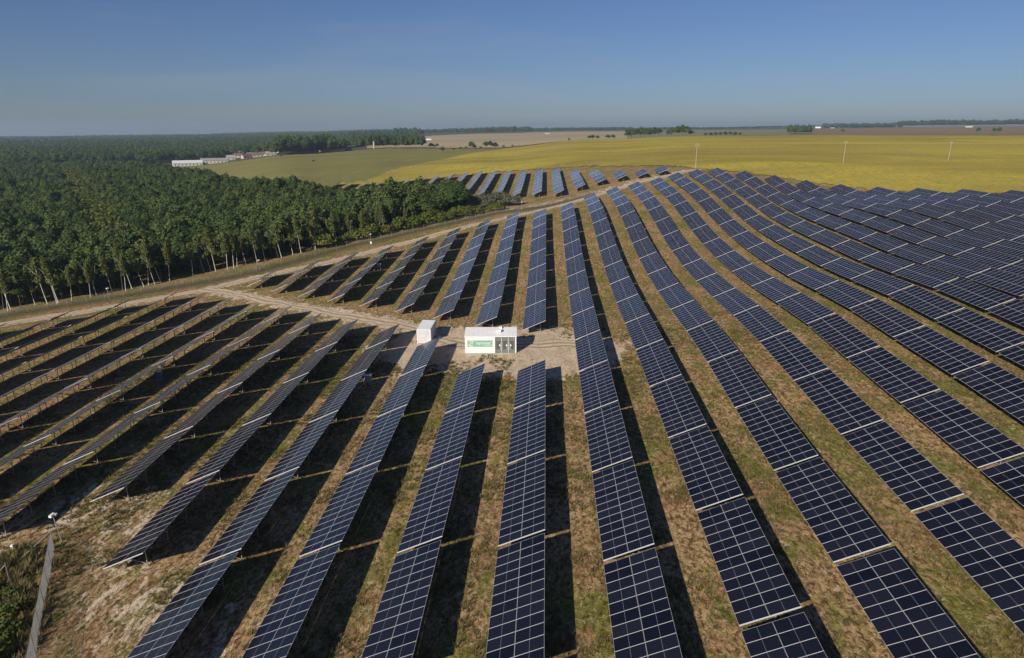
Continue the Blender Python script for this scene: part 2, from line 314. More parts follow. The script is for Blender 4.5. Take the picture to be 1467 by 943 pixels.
def ground_mat():
    m, nt, b = mat('ground_soil_grass')
    P = geo_pos(nt)
    bare = nt.nodes.new('ShaderNodeAttribute'); bare.attribute_name = 'bare'
    mead = nt.nodes.new('ShaderNodeAttribute'); mead.attribute_name = 'meadow'
    n1 = noise(nt, P, 0.10, 4, 0.6); n2 = noise(nt, mapped(nt, P, (1, 0.42, 1)), 0.55, 5, 0.65, 0.6); n3 = noise(nt, mapped(nt, P, (1, 0.6, 1)), 2.6, 5, 0.72, 0.5); n4 = noise(nt, P, 9.0, 3, 0.7)
    nb = noise(nt, mapped(nt, P, (1, 1, 1), (0, 0, 0.4)), 0.23, 4, 0.6)
    dry = mixc(nt, ramp(nt, n3, [(0.40, 0.0), (0.60, 1.0)]), (0.110, 0.064, 0.028), (0.58, 0.395, 0.195))
    grass = mixc(nt, ramp(nt, n3, [(0.35, 0.0), (0.65, 1.0)]), (0.060, 0.066, 0.013), (0.29, 0.265, 0.065))
    fac = ramp(nt, mth(nt, 'ADD', mth(nt, 'MULTIPLY', n2, 0.55), mth(nt, 'MULTIPLY', n1, 0.6)), [(0.525, 1.0), (0.64, 0.0)])
    c = mixc(nt, fac, grass, dry)
    soil = mixc(nt, ramp(nt, n3, [(0.4, 0.0), (0.6, 1.0)]), (0.150, 0.075, 0.033), (0.46, 0.275, 0.140))
    c = mixc(nt, mth(nt, 'MULTIPLY', ramp(nt, nb, [(0.52, 0.0), (0.60, 1.0)]), 0.75), c, soil)
    tuft = ramp(nt, n4, [(0.33, 0.0), (0.5, 1.0)])
    c = mixc(nt, mth(nt, 'MULTIPLY', mth(nt, 'SUBTRACT', 1.0, tuft), 0.55), c, (0.045, 0.040, 0.016))
    pale = ramp(nt, noise(nt, P, 1.7, 4, 0.7, 1.0), [(0.57, 0.0), (0.66, 1.0)])
    c = mixc(nt, mth(nt, 'MULTIPLY', pale, 0.75), c, (0.58, 0.46, 0.31))
    sand = mixc(nt, ramp(nt, n2, [(0.3, 0.0), (0.7, 1.0)]), (0.50, 0.38, 0.255), (0.74, 0.60, 0.44))
    sand = mixc(nt, mth(nt, 'MULTIPLY', ramp(nt, n3, [(0.40, 1.0), (0.50, 0.0)]), 0.45), sand, (0.15, 0.11, 0.055))
    bf = mth(nt, 'ADD', bare.outputs['Fac'], mth(nt, 'MULTIPLY', mth(nt, 'SUBTRACT', n2, 0.5), 1.9))
    bf = mth(nt, 'ADD', bf, mth(nt, 'MULTIPLY', mth(nt, 'SUBTRACT', n3, 0.5), 0.9))
    c = mixc(nt, ramp(nt, bf, [(0.40, 0.0), (0.58, 1.0)]), c, sand)
    mg = mixc(nt, ramp(nt, n3, [(0.38, 0.0), (0.62, 1.0)]), (0.055, 0.055, 0.022), (0.155, 0.135, 0.070))
    c = mixc(nt, mead.outputs['Fac'], c, mg)
    nt.links.new(c, b.inputs['Base Color']); b.inputs['Roughness'].default_value = 0.95; b.inputs['Specular IOR Level'].default_value = 0.1
    h = mth(nt, 'ADD', mth(nt, 'MULTIPLY', n3, 0.7), mth(nt, 'MULTIPLY', n4, 0.35))
    bump(nt, b, h, 1.0, 0.28)
    return m
gxs = axis(-200, 220, 3.0, (-9000, 9000), 1.045); gys = axis(-40, 450, 3.0, (-1500, 9500), 1.03)
GXm, GYm = np.meshgrid(gxs, gys); Xf, Yf = GXm.ravel(), GYm.ravel()
ZB = TZ(Xf, Yf)
rng = np.random.RandomState(3)
def vnoise(X, Y, s, seed):                       # smooth value noise for small undulation
    r = np.random.RandomState(seed).rand(64, 64)
    x = X / s; y = Y / s; ix = np.floor(x).astype(int); iy = np.floor(y).astype(int); a = x - ix; b = y - iy
    a = a*a*(3-2*a); b = b*b*(3-2*b)
    g = lambda i, j: r[i % 64, j % 64]
    return (g(ix, iy)*(1-a)*(1-b) + g(ix+1, iy)*a*(1-b) + g(ix, iy+1)*(1-a)*b + g(ix+1, iy+1)*a*b) - 0.5
ny_, nx_ = GXm.shape
quads = (np.arange(ny_-1)[:, None]*nx_ + np.arange(nx_-1)[None, :]).ravel()
faces = np.stack([quads, quads+1, quads+nx_+1, quads+nx_], 1)
me = bpy.data.meshes.new('ground'); me.vertices.add(len(Xf)); me.vertices.foreach_set('co', np.stack([Xf, Yf, ZB], 1).ravel())
me.loops.add(faces.size); me.loops.foreach_set('vertex_index', faces.ravel())
me.polygons.add(len(faces)); me.polygons.foreach_set('loop_start', np.arange(0, faces.size, 4)); me.polygons.foreach_set('loop_total', np.full(len(faces), 4))
me.polygons.foreach_set('use_smooth', np.ones(len(faces), bool)); me.update(); me.validate()
a = me.attributes.new('bare', 'FLOAT', 'POINT'); a.data.foreach_set('value', bare_mask(Xf, Yf))
dF = dist_line(Xf, Yf, FENCE)
mead = np.clip(1.2 - dF / 6.0, 0, 1)
far_ = np.clip((np.hypot(Xf, Yf) - 420) / 60, 0, 1)
a = me.attributes.new('meadow', 'FLOAT', 'POINT'); a.data.foreach_set('value', np.maximum(mead * (dist_line(Xf, Yf, TRACK) > 2.5), far_))
me.materials.append(ground_mat())
tag(link('ground', me), kind='structure')

def ribbon(name, pts, width, off, material, kind='structure', seed=1, wob=0.35, step=1.5):
    rr = random.Random(seed); P = [Vector(p) for p in pts]; out = []
    for i in range(len(P)-1):
        p0, p1, p2, p3 = P[max(i-1, 0)], P[i], P[i+1], P[min(i+2, len(P)-1)]
        n = max(1, int((p2-p1).length / step))
        for k in range(n):
            t = k / n
            out.append(0.5*((2*p1) + (p2-p0)*t + (2*p0-5*p1+4*p2-p3)*t*t + (3*p1-p0-3*p2+p3)*t**3))
    out.append(P[-1]); V = []; Fc = []; wl = wr = 0
    K = 9
    for i, p in enumerate(out):
        d = out[min(i+1, len(out)-1)] - out[max(i-1, 0)]; d.normalize(); nrm = Vector((-d.y, d.x))
        wl = 0.6*wl + rr.uniform(-wob, wob); wr = 0.6*wr + rr.uniform(-wob, wob)
        a0 = p + nrm*(width/2 + wl); b0 = p - nrm*(width/2 + wr)
        for k in range(K): V.append(a0.lerp(b0, k/(K-1)))
    Z = TZ([v.x for v in V], [v.y for v in V]) + off
    vs = [(v.x, v.y, z) for v, z in zip(V, Z)]
    for i in range(len(out)-1):
        for k in range(K-1):
            j = i*K + k; Fc.append((j, j+K, j+K+1, j+1))
    me = bpy.data.meshes.new(name); me.from_pydata(vs, [], Fc); me.materials.append(material)
    me.polygons.foreach_set('use_smooth', [True]*len(Fc)); me.update()
    at = me.attributes.new('across', 'FLOAT', 'POINT'); at.data.foreach_set('value', np.tile(np.linspace(-1, 1, K), len(out)))
    o = link(name, me)
    if kind: o['kind'] = kind
    return o
def track_mat():
    m, nt, b = mat('sandy_track'); P = geo_pos(nt)
    n2 = noise(nt, P, 0.5, 5, 0.6, 0.5); n3 = noise(nt, P, 3.0, 4, 0.7)
    c = mixc(nt, ramp(nt, n2, [(0.3, 0.0), (0.7, 1.0)]), (0.46, 0.35, 0.235), (0.68, 0.55, 0.40))
    c = mixc(nt, mth(nt, 'MULTIPLY', ramp(nt, n3, [(0.38, 1.0), (0.48, 0.0)]), 0.5), c, (0.20, 0.15, 0.09))
    ac = nt.nodes.new('ShaderNodeAttribute'); ac.attribute_name = 'across'; ab = mth(nt, 'ABSOLUTE', ac.outputs['Fac'])
    mid = mth(nt, 'SUBTRACT', 1.0, mth(nt, 'MULTIPLY', ab, 3.4)); edge = mth(nt, 'MULTIPLY', mth(nt, 'SUBTRACT', ab, 0.72), 3.6)
    g = mth(nt, 'ADD', mth(nt, 'MAXIMUM', mid, edge), mth(nt, 'MULTIPLY', mth(nt, 'SUBTRACT', n3, 0.5), 2.2)); g = mth(nt, 'ADD', g, mth(nt, 'MULTIPLY', mth(nt, 'SUBTRACT', n2, 0.5), 1.4))
    c = mixc(nt, mth(nt, 'MULTIPLY', ramp(nt, g, [(0.30, 0.0), (0.62, 1.0)]), 0.75), c, (0.17, 0.135, 0.060))
    nt.links.new(c, b.inputs['Base Color']); b.inputs['Roughness'].default_value = 0.95
    bump(nt, b, n3, 0.8, 0.1); return m
M['track'] = track_mat()
ribbon('track', TRACK, 3.6, 0.07, M['track'], seed=4)
ribbon('dirt_road', ROAD + [(-9, 107.5), (2, 106.5), (8, 105)], 3.2, 0.085, M['track'], seed=5, wob=0.5)

def field_mat(name, c0, c1, c2, row_rot=0.0, rowscale=0.5, big=0.012):
    m, nt, b = mat(name); P = geo_pos(nt)
    st = noise(nt, mapped(nt, P, (1, 0.07, 1), (0, 0, row_rot)), rowscale, 4, 0.7)
    bg = noise(nt, mapped(nt, P, (0.35, 1.0, 1)), big, 5, 0.65, 1.0); n3 = noise(nt, P, 0.6, 4, 0.75)
    c = mixc(nt, ramp(nt, bg, [(0.38, 0.0), (0.62, 1.0)]), c0, c1)
    c = mixc(nt, mth(nt, 'MULTIPLY', ramp(nt, st, [(0.45, 0.0), (0.65, 1.0)]), 0.75), c, c2)
    c = mixc(nt, mth(nt, 'MULTIPLY', ramp(nt, n3, [(0.42, 1.0), (0.56, 0.0)]), 0.45), c, tuple(v*0.5 for v in c2))
    nt.links.new(c, b.inputs['Base Color']); b.inputs['Roughness'].default_value = 1.0; b.inputs['Specular IOR Level'].default_value = 0.0
    bump(nt, b, n3, 1.0, 0.5); return m
def field(name, near, far, off, material, ns=120, nr=46):
    """sheet between two boundary lines given as bearing / distance pairs"""
    un = [p[0] for p in near]; uf = [p[0] for p in far]; V = []; F_ = []
    t = np.linspace(0, 1, ns); nu = np.interp(t, np.linspace(0, 1, len(un)), un); nrr = np.interp(t, np.linspace(0, 1, len(un)), [p[1] for p in near])
    fu = np.interp(t, np.linspace(0, 1, len(uf)), uf); frr = np.interp(t, np.linspace(0, 1, len(uf)), [p[1] for p in far])
    rr = np.random.RandomState(len(name))
    for i in range(ns):
        x0, y0 = ar(nu[i], nrr[i] * (1 + 0.006*rr.randn())); x1, y1 = ar(fu[i], frr[i] * (1 + 0.008*rr.randn()))
        for k in range(nr):
            s = (k/(nr-1))**1.6
            V.append((x0 + (x1-x0)*s, y0 + (y1-y0)*s))
    Vn = np.array(V); Z = TZ(Vn[:, 0], Vn[:, 1]) + off * (0.25 + np.hypot(Vn[:, 0], Vn[:, 1]) / 600)
    for i in range(ns-1):
        for k in range(nr-1):
            j = i*nr + k; F_.append((j, j+nr, j+nr+1, j+1))
    me = bpy.data.meshes.new(name); me.from_pydata([(x, y, z) for (x, y), z in zip(V, Z)], [], F_); me.materials.append(material)
    me.polygons.foreach_set('use_smooth', [True]*len(F_)); me.update()
    return tag(link(name, me), kind='structure')
M['yellow'] = field_mat('yellow_crop', (0.55, 0.44, 0.075), (0.32, 0.24, 0.06), (0.36, 0.33, 0.09), 1.35, 0.35)
M['olive'] = field_mat('olive_meadow', (0.25, 0.24, 0.085), (0.19, 0.19, 0.07), (0.28, 0.25, 0.10), 1.45, 0.2)
M['pink'] = field_mat('pale_stubble', (0.52, 0.41, 0.26), (0.36, 0.30, 0.17), (0.43, 0.35, 0.21), 1.3, 0.08, 0.004)
M['brown'] = field_mat('ploughed_brown', (0.29, 0.215, 0.125), (0.22, 0.17, 0.10), (0.26, 0.20, 0.12), 1.5, 0.05, 0.003)
M['sage'] = field_mat('sage_grass', (0.25, 0.25, 0.14), (0.20, 0.21, 0.11), (0.28, 0.26, 0.16), 1.5, 0.05, 0.004)
US = [250, 290, 345, 450, 480, 560, 640, 700, 745]
field('olive_field', list(zip(US, [800, 640, 460, 412, 420, 426, 426, 440, 500])), list(zip(US, [1080, 1050, 965, 960, 1040, 1050, 1000, 930, 930])), 0.18, M['olive'])
US = [470, 520, 560, 600, 640, 700, 760, 800, 850, 900, 950, 1001, 1050, 1110, 1160, 1204, 1260, 1316, 1380, 1444, 1560]
field('yellow_field', list(zip(US, [424, 424, 423, 421, 419, 413, 405, 397, 385, 363, 345, 316, 304, 295, 289, 284, 277, 273, 270, 268, 262])),
      list(zip(US, [432, 450, 497, 560, 630, 800, 940, 985, 1000, 1005, 1010, 1015, 1020, 1035, 1045, 1055, 1070, 1080, 1090, 1100, 1110])), 0.30, M['yellow'], ns=260, nr=90)
US = [525, 610, 700, 760, 850, 900]
field('stubble_field', list(zip(US, [1062, 1062, 1010, 1010, 1060, 1200])), list(zip(US, [2300, 2600, 3000, 3200, 3200, 3000])), 0.35, M['pink'])
US = [850, 900, 1000, 1100, 1160]
field('grass_field', list(zip(US, [1250, 1150, 1080, 1100, 1150])), list(zip(US, [2600] * 5)), 0.30, M['sage'])
US = [1130, 1200, 1300, 1400, 1560]
field('ploughed_field', list(zip(US, [1180, 1180, 1190, 1200, 1220])), list(zip(US, [2600, 3000, 3600, 3600, 3600])), 0.30, M['brown'])

# ------------------------------------------------------------------ solar tables
S_ROW, W_T, TILT, L_T = 8.945768, 4.490967, 0.4230389, 14.3
WC, WS = W_T * math.cos(TILT), W_T * math.sin(TILT)
ex = Vector((math.cos(TILT), 0, math.sin(TILT))); ey = Vector((0, 1, 0)); ez = ex.cross(ey)
MOD_W, MOD_L, PITCH_M = 1.128, 2.232, 1.147
def module_geo(mb, c, sh=0.0, skirt=True):
    """one framed module centred at c on the tilted plane: glass, frame bars, back sheet"""
    hw, hl, t, fr = MOD_W/2, MOD_L/2, 0.035, 0.014
    P = lambda x, y, z: c + ex*x + ey*y + ez*z
    # frame bars: long sides and short sides
    mb.box(P(0, -hw + fr/2, -t/2), (hl, fr/2, t/2), 1, (ex, ey, ez)); mb.box(P(0, hw - fr/2, -t/2), (hl, fr/2, t/2), 1, (ex, ey, ez))
    mb.box(P(-hl + fr/2, 0, -t/2), (fr/2, hw - fr, t/2), 1, (ex, ey, ez)); mb.box(P(hl - fr/2, 0, -t/2), (fr/2, hw - fr, t/2), 1, (ex, ey, ez))
    x, y = hl - fr, hw - fr
    mb.quad(P(-x, -y, -0.004), P(x, -y, -0.004), P(x, y, -0.004), P(-x, y, -0.004), 0, [(0, 0), (0, 1), (1, 1), (1, 0)], sh)
    mb.quad(P(-x, -y, -0.010), P(-x, y, -0.010), P(x, y, -0.010), P(x, -y, -0.010), 2)
MM = [M['glass'], M['frame'], M['back']]
def mod_centres(nc):
    out = []
    for i in range(nc):
        y = (i - (nc-1)/2) * PITCH_M
        for r in (0, 1): out.append(Vector((-WC, 0, 0.8)) + ex * (MOD_L/2 + 0.002 + r*(MOD_L + 0.020)) + ey * y)
    return out
def base_shift(): return Vector((WC/2, 0, 0))      # the thing's origin sits on the ground under the middle
mb = MB(); module_geo(mb, Vector((0, 0, 0))); ME_MODULE = mb.mesh('solar_module', MM, uv=True)
POSTS = {}
cache = {}
def support_parts(nc):
    half = nc * PITCH_M / 2; n = 4 if nc > 9 else (3 if nc > 6 else 2)
    ys = [(-half + 1.55) + i * (2*half - 3.1) / (n-1) for i in range(n)]
    return half, ys
XF, XR = -WC + 0.27*WC, -WC + 0.77*WC            # front and rear post lines
def zpl(x): return 0.8 + (x + WC) * math.tan(TILT) - 0.20
def get(kind, nc):
    k = (kind, nc)
    if k in cache: return cache[k]
    half, ys = support_parts(nc); mb = MB()
    if kind == 'array':
        rr = random.Random(nc)
        for c in mod_centres(nc): module_geo(mb, c + base_shift(), rr.random())
        me = mb.mesh('module_array', MM, uv=True)
    elif kind in ('post_front', 'post_rear'):
        x = XF if kind == 'post_front' else XR
        mb.box((0, 0, (zpl(x) - 0.9)/2), (0.04, 0.03, (zpl(x) + 0.9)/2)); me = mb.mesh('post', [M['steel']])
    elif kind == 'brace':
        mb.bar((XF - XR, 0, zpl(XF) - 0.25), (0, 0, 0.28), 0.05); me = mb.mesh('brace', [M['steel']])
    elif kind == 'rafter':
        a = Vector((-WC, 0, 0.8)) + ex*0.03 - ez*0.13 + base_shift(); b2 = Vector((0, 0, 0.8 + WS)) - ex*0.03 - ez*0.13 + base_shift()
        mb.bar(a, b2, 0.06, 0.09, up=tuple(ez)); me = mb.mesh('rafter', [M['steel']])
    elif kind == 'end_beam':
        a = Vector((-WC, 0, 0.8)) - ez*0.045 + base_shift(); b2 = Vector((0, 0, 0.8 + WS)) - ez*0.045 + base_shift()
        mb.bar(a, b2, 0.045, 0.055, up=tuple(ez)); me = mb.mesh('end_beam', [M['frame']])
    elif kind == 'purlin':
        mb.box((0, 0, 0), (0.03, half + 0.02, 0.035), 0, (ex, ey, ez)); me = mb.mesh('purlin', [M['steel']])
    elif kind == 'support':
        for y in ys:
            for x in (XF, XR): mb.box(Vector((x, y, (zpl(x) - 0.9)/2)) + base_shift(), (0.04, 0.03, (zpl(x) + 0.9)/2))
            mb.bar(Vector((XF, y, zpl(XF) - 0.25)) + base_shift(), Vector((XR, y, 0.28)) + base_shift(), 0.05)
            a = Vector((-WC, y, 0.8)) + ex*0.03 - ez*0.13 + base_shift(); b2 = Vector((0, y, 0.8 + WS)) - ex*0.03 - ez*0.13 + base_shift(); mb.bar(a, b2, 0.06, 0.09, up=tuple(ez))
        for q in (0.12, 0.38, 0.62, 0.88):
            mb.box(Vector((-WC, 0, 0.8)) + ex*W_T*q - ez*0.072 + base_shift(), (0.03, half + 0.02, 0.035), 0, (ex, ey, ez))
        for sgn in (-1,):
            a = Vector((-WC, sgn*(half+0.022), 0.8)) - ez*0.045 + base_shift(); b2 = Vector((0, sgn*(half+0.022), 0.8 + WS)) - ez*0.045 + base_shift(); mb.bar(a, b2, 0.06, 0.08, 1, up=tuple(ez))
        me = mb.mesh('support_frame', [M['steel'], M['frame']])
    cache[k] = me; return me
def GZ(x, y): return tz(x, y)
def table_pose(xk, y0, y1):
    """origin, slope of a table whose high edge runs along x = xk from y0 to y1"""
    z0, z1 = GZ(xk, y0), GZ(xk, y1)
    return Vector((xk - WC/2, (y0+y1)/2, (z0+z1)/2)), math.atan2(z1 - z0, y1 - y0)
GROUP = 'solar tables of the hillside solar farm'
JR = random.Random(77)
def make_table(pose, nc, label, detail):
    o, sg = pose
    t = thing('solar_table', label, 'solar table', o, 0, GROUP); t.rotation_euler = (sg, JR.uniform(-0.005, 0.005), 0)
    half, ys = support_parts(nc)
    if detail:
        for c in mod_centres(nc): link('solar_module', ME_MODULE, t, c + base_shift())
        for y in ys:
            link('post', get('post_front', nc), t, Vector((XF, y, 0)) + base_shift(), (-sg, 0, 0))
            link('post', get('post_rear', nc), t, Vector((XR, y, 0)) + base_shift(), (-sg, 0, 0))
            link('brace', get('brace', nc), t, Vector((XR, y, 0)) + base_shift(), (-sg, 0, 0))
            link('rafter', get('rafter', nc), t, (0, y, 0))
        for q in (0.12, 0.38, 0.62, 0.88):
            link('purlin', get('purlin', nc), t, Vector((-WC, 0, 0.8)) + ex*W_T*q - ez*0.072 + base_shift())
        for sgn in (-1,): link('end_beam', get('end_beam', nc), t, (0, sgn*(half+0.022), 0))
    else:
        link('module_array', get('array', nc), t); link('support_frame', get('support', nc), t)
    return t

# rows: (block, row number, offset of the gap positions, far end Y, near limit Y)
tables = []                                      # (x, y0, y1, columns, block, row, position from far end)
def add_row(block, k, far, gaps_from, near, dx=0.0):
    """far: far end; gaps_from: any gap centre Y; near: where the row stops"""
    x = k * S_ROW + dx; pos = 1; g = gaps_from
    while g < far - 2.5: g += L_T
    g -= L_T                                     # first gap nearer than the far end
    y1 = far
    while True:
        y0 = g + 0.2
        last = False
        if y0 < near + 1.2: y0 = near; last = True
        nc = min(12, int(round((y1 - y0 + 0.05) / PITCH_M)))
        if nc >= 3:
            vis = False
            for yy in (y0, y1):
                for xx, zz in ((x - WC, 0.8), (x, 0.8 + WS)):
                    p = proj((xx, yy, GZ(x, yy) + zz))
                    if p and -70 < p[0] < 1537 and p[1] < 1050: vis = True
            if vis: 
                if nc < 12: yc0, yc1 = (y1 - nc*PITCH_M, y1) if last else (y0, y0 + nc*PITCH_M)
                else: yc0, yc1 = y0, y0 + 12*PITCH_M
                tables.append((x, yc0, yc1, nc, block, k, pos))
            pos += 1
        if last: break
        y1 = g - 0.2; g -= L_T
        if y1 < 18: break
for k, far, g, near in [(0, 92.2, 92.2, 0), (-1, 92.0, 92.0, 0), (-2, 106.3, 92.1, 0), (-3, 115.2, 91.5, 0), (-4, 120.0, 91.4, 48.6), (-5, 125.2, 88.4, 59.9), (-6, 132.7, 96.4, 53.6),
                        (-7, 137.5, 87.0, 0), (-8, 142.7, 92.5, 0), (-9, 147.5, 97.3, 0), (-10, 152.2, 88.0, 0), (-11, 147.5, 97.3, 0), (-12, 139.2, 89.0, 0), (-13, 131.2, 95.4, 0), (-14, 125.0, 89.2, 0)]:
    add_row('A', k, far, g, near)
for k, far, g in [(0, 222, 111.6), (-1, 224.5, 116.1), (-2, 217.2, 122.7), (-3, 208.2, 128.6), (-4, 199.7, 134.6), (-5, 191.5, 140.1), (-6, 185.2, 146.4), (-7, 179, 152.5), (-8, 171.5, 158.5)]:
    add_row('B', k, far, g, g + 0.2)
for k, far, g in [(1, 228.5, 75.4), (2, 247, 96.3), (3, 257.2, 88.2), (4, 262.7, 94.3), (5, 268.5, 128.8), (6, 277.6, 134.9), (7, 283.8, 141.0), (8, 286.5, 143.7), (9, 278.2, 135.4), (10, 269.2, 126.4),
                  (11, 260, 117.2), (12, 251, 108.2), (13, 241.8, 99.0), (14, 232.6, 89.8), (15, 222.9, 80.1), (16, 214, 71), (17, 205, 62)]:
    add_row('C', k, far, g, 0)
for k, near, far in [(6, 289.5, 303.7), (5, 286.5, 300.6), (4, 286.5, 308), (3, 284, 338.7), (2, 276.6, 355.7), (1, 269, 376), (0, 277, 381), (-1, 284, 384.3), (-2, 298, 392), (-3, 310, 401), (-4, 325, 408), (-5, 340, 409.4),
                     (-6, 352, 407.2), (-7, 365, 411), (-8, 372, 412), (-9, 376, 413), (-10, 380, 414), (-11, 383, 414), (-12, 385, 414), (-13, 388, 414), (-14, 388, 414)]:
    add_row('D', k, far, far, near, -1.85)
def rowlabel(block, k):
    if block == 'A': return '%s row from right, block below dirt road' % ordn(1 - k)
    if block == 'B': return '%s row from right, block above dirt road' % ordn(1 - k)
    if block == 'C': return '%s long row right of white cabin' % ordn(k)
    return '%s row from right, far block behind track' % ordn(7 - k)
cam_p = Vector((XC, 0, ZO))
tables.sort(key=lambda t: (Vector((t[0], (t[1]+t[2])/2, GZ(t[0], (t[1]+t[2])/2))) - cam_p).length)
print('TABLES', len(tables))
DETAIL_D = 150.0; ndet = 0
farset = tables[300:]
for i, (x, y0, y1, nc, blk, k, pos) in enumerate(tables[:300]):
    pose = table_pose(x, y0, y1); d = (pose[0] - cam_p).length
    det = d < DETAIL_D; ndet += det
    make_table(pose, nc, 'solar table %s from far end, %s' % (ordn(pos), rowlabel(blk, k)), det)
print('DETAIL', ndet)
if farset:                                       # the farthest, smallest ones
    bm = bmesh.new(); mats_ = None
    for (x, y0, y1, nc, blk, k, pos) in farset:
        o, sg = table_pose(x, y0, y1); T4 = Matrix.Translation(o) @ Matrix.Rotation(sg, 4, 'X')
        for kind, off in (('array', 0), ('support', 3)):
            mb = MB()
            src = get(kind, nc); tmp = src.copy(); tmp.transform(T4)
            n0 = len(bm.faces); bm.from_mesh(tmp); bm.faces.ensure_lookup_table()
            if off:
                for f in bm.faces[n0:]: f.material_index += off
            bpy.data.meshes.remove(tmp)
    me = bpy.data.meshes.new('far_solar_tables'); bm.to_mesh(me); bm.free()
    for mm in MM + [M['steel'], M['frame']]: me.materials.append(mm)
    tag(link('far_solar_tables', me), 'small solar tables farthest away in the far block behind the track', 'solar tables', kind='stuff')

# ------------------------------------------------------------------ white cabin with the green sign, white container
def cabin():
    p0 = Vector((-13.3, 102.6, 0)); Lc = 8.5; rz = R(2.6); p1 = p0 + Vector((math.cos(rz), math.sin(rz), 0))*Lc
    zb = (tz(*p0.xy) + tz(*p1.xy))/2 + 0.12
    t = thing('transformer_cabin', 'long white transformer cabin with a green sign and grey doors on the sandy yard', 'cabin', (p0.x, p0.y, zb), rz)
    H, D = 3.0, 3.9; xd = Lc * 0.585
    mb = MB(); mb.box((Lc/2, D/2, -0.25), (Lc/2 - 0.06, D/2 - 0.04, 0.45)); link('plinth', mb.mesh('plinth', [M['conc']]), t)
    mb = MB(); mb.box((xd/2 + 0.02, D/2, H/2 + 0.1), (xd/2, D/2, H/2 - 0.1))
    mb.box(((xd + Lc)/2, D/2 + 0.15, H/2 + 0.1), ((Lc - xd)/2, D/2 - 0.15, H/2 - 0.1)); mb.box((Lc - 0.09, 0.15, H/2 + 0.1), (0.09, 0.16, H/2 - 0.1)); link('wall', mb.mesh('wall', [M['white']]), t)
    mb = MB()
    n = len(mb.v); e = 0.07
    z0, z1 = H, H + 0.62
    v = [(-e, -e, z0), (Lc+e, -e, z0), (Lc+e, D+e, z0), (-e, D+e, z0), (-e, -e, z0+0.12), (Lc+e, -e, z0+0.12), (Lc+e, D+e, z0+0.12), (-e, D+e, z0+0.12), (-e, D*0.93, z1), (Lc+e, D*0.93, z1)]
    mb.v += v
    for q in ((0,3,2,1), (0,1,5,4), (4,5,9,8), (8,9,6,7), (2,3,7,6)): mb.f.append(q)
    mb.f += [(1,2,6,9,5), (3,0,4,8,7)]
    for q in mb.f: mb.m.append(0) if len(mb.m) < len(mb.f) else None
    for i in range(1, 12):
        x = -e + (Lc + 2*e)*i/12; mb.bar((x, -e, z0+0.125), (x, D*0.93, z1+0.005), 0.03, 0.02)
    mb.uv = [(0, 0)]*sum(len(f) for f in mb.f); link('roof', mb.mesh('roof', [M['white']]), t)
    mb = MB(); mb.box((Lc*0.66, D*0.42, z1 + 0.02), (0.35, 0.35, 0.22)); mb.box((Lc*0.69, D*0.8, z1 + 0.05), (0.22, 0.3, 0.2)); link('roof_vent', mb.mesh('roof_vent', [M['white']]), t)
    wd = (Lc - 0.18 - xd) / 3
    for i in range(3):
        cx = xd + wd*(i + 0.5); mb = MB()
        mb.box((cx, 0.13, H/2 + 0.05), (wd/2 - 0.035, 0.03, H/2 - 0.2))
        for s in range(9): mb.box((cx, 0.085, 0.9 + s*0.16), (wd/2 - 0.22, 0.018, 0.035), 1)
        dr = link('door', mb.mesh('door', [M['doorgrey'], M['dark']]), t)
        mb = MB(); mb.box((cx - wd/2 + 0.0, 0.06, H/2 + 0.02), (0.03, 0.05, H/2 - 0.14)); link('door_frame', mb.mesh('door_frame', [M['white']]), dr)
        mb = MB(); mb.box((cx + (0.25 if i != 2 else -0.2), 0.055, 1.55), (0.12, 0.03, 0.12)); mb.box((cx + (0.33 if i != 2 else -0.28), 0.05, 1.3), (0.025, 0.03, 0.55)); link('handle', mb.mesh('handle', [M['white']]), dr)
    # sign: green board, words, ring and swoosh
    sx0, sx1, sz0, sz1 = 0.42, 4.55, 1.32, 2.42
    mb = MB(); mb.box(((sx0+sx1)/2, -0.02, (sz0+sz1)/2), ((sx1-sx0)/2, 0.02, (sz1-sz0)/2)); sg = link('sign', mb.mesh('sign', [M['green']]), t)
    def text(body, x, z, size, par, name):
        cu = bpy.data.curves.new(name, 'FONT'); cu.body = body; cu.size = size; cu.extrude = 0.01
        o = bpy.data.objects.new(name + '_tmp', cu); col.objects.link(o)
        dg = bpy.context.evaluated_depsgraph_get(); me = bpy.data.meshes.new_from_object(o.evaluated_get(dg)); bpy.data.objects.remove(o)
        me.transform(Matrix.Translation((x, -0.055, z)) @ Matrix.Rotation(R(90), 4, 'X')); me.materials.clear(); me.materials.append(M['letter']); me.name = name
        return link(name, me, par)
    text('inpower', sx0 + 1.42, sz0 + 0.42, 0.74, sg, 'lettering'); 
    mb = MB()
    mb.box((sx0 + 3.35, -0.045, sz0 + 0.28), (0.72, 0.012, 0.03)); link('underline', mb.mesh('underline', [M['letter']]), sg)
    mb = MB(); cx, cz = sx0 + 0.72, sz0 + 0.6
    for a0, a1, r0, wdt in ((20, 150, 0.42, 0.09), (195, 290, 0.50, 0.13)):
        for k in range(12):
            a, b2 = R(a0 + (a1-a0)*k/12), R(a0 + (a1-a0)*(k+1)/12); q = 1 - 0.5*abs(k-6)/6
            P = lambda an, rr: (cx + 1.15*rr*math.cos(an), -0.052, cz + rr*math.sin(an))
            mb.quad(P(a, r0 - wdt*q), P(b2, r0 - wdt*q), P(b2, r0 + wdt*q*0.3), P(a, r0 + wdt*q*0.3))
    for (xa, za, xb, zb_) in ((-0.2, -0.18, -0.2, 0.16), (-0.2, 0.16, 0.12, -0.18), (0.12, -0.18, 0.12, 0.16)):
        mb.bar((cx+xa, -0.052, cz+za), (cx+xb, -0.052, cz+zb_), 0.07, 0.01, up=(0, 1, 0))
    link('emblem', mb.mesh('emblem', [M['letter']]), sg)
cabin()
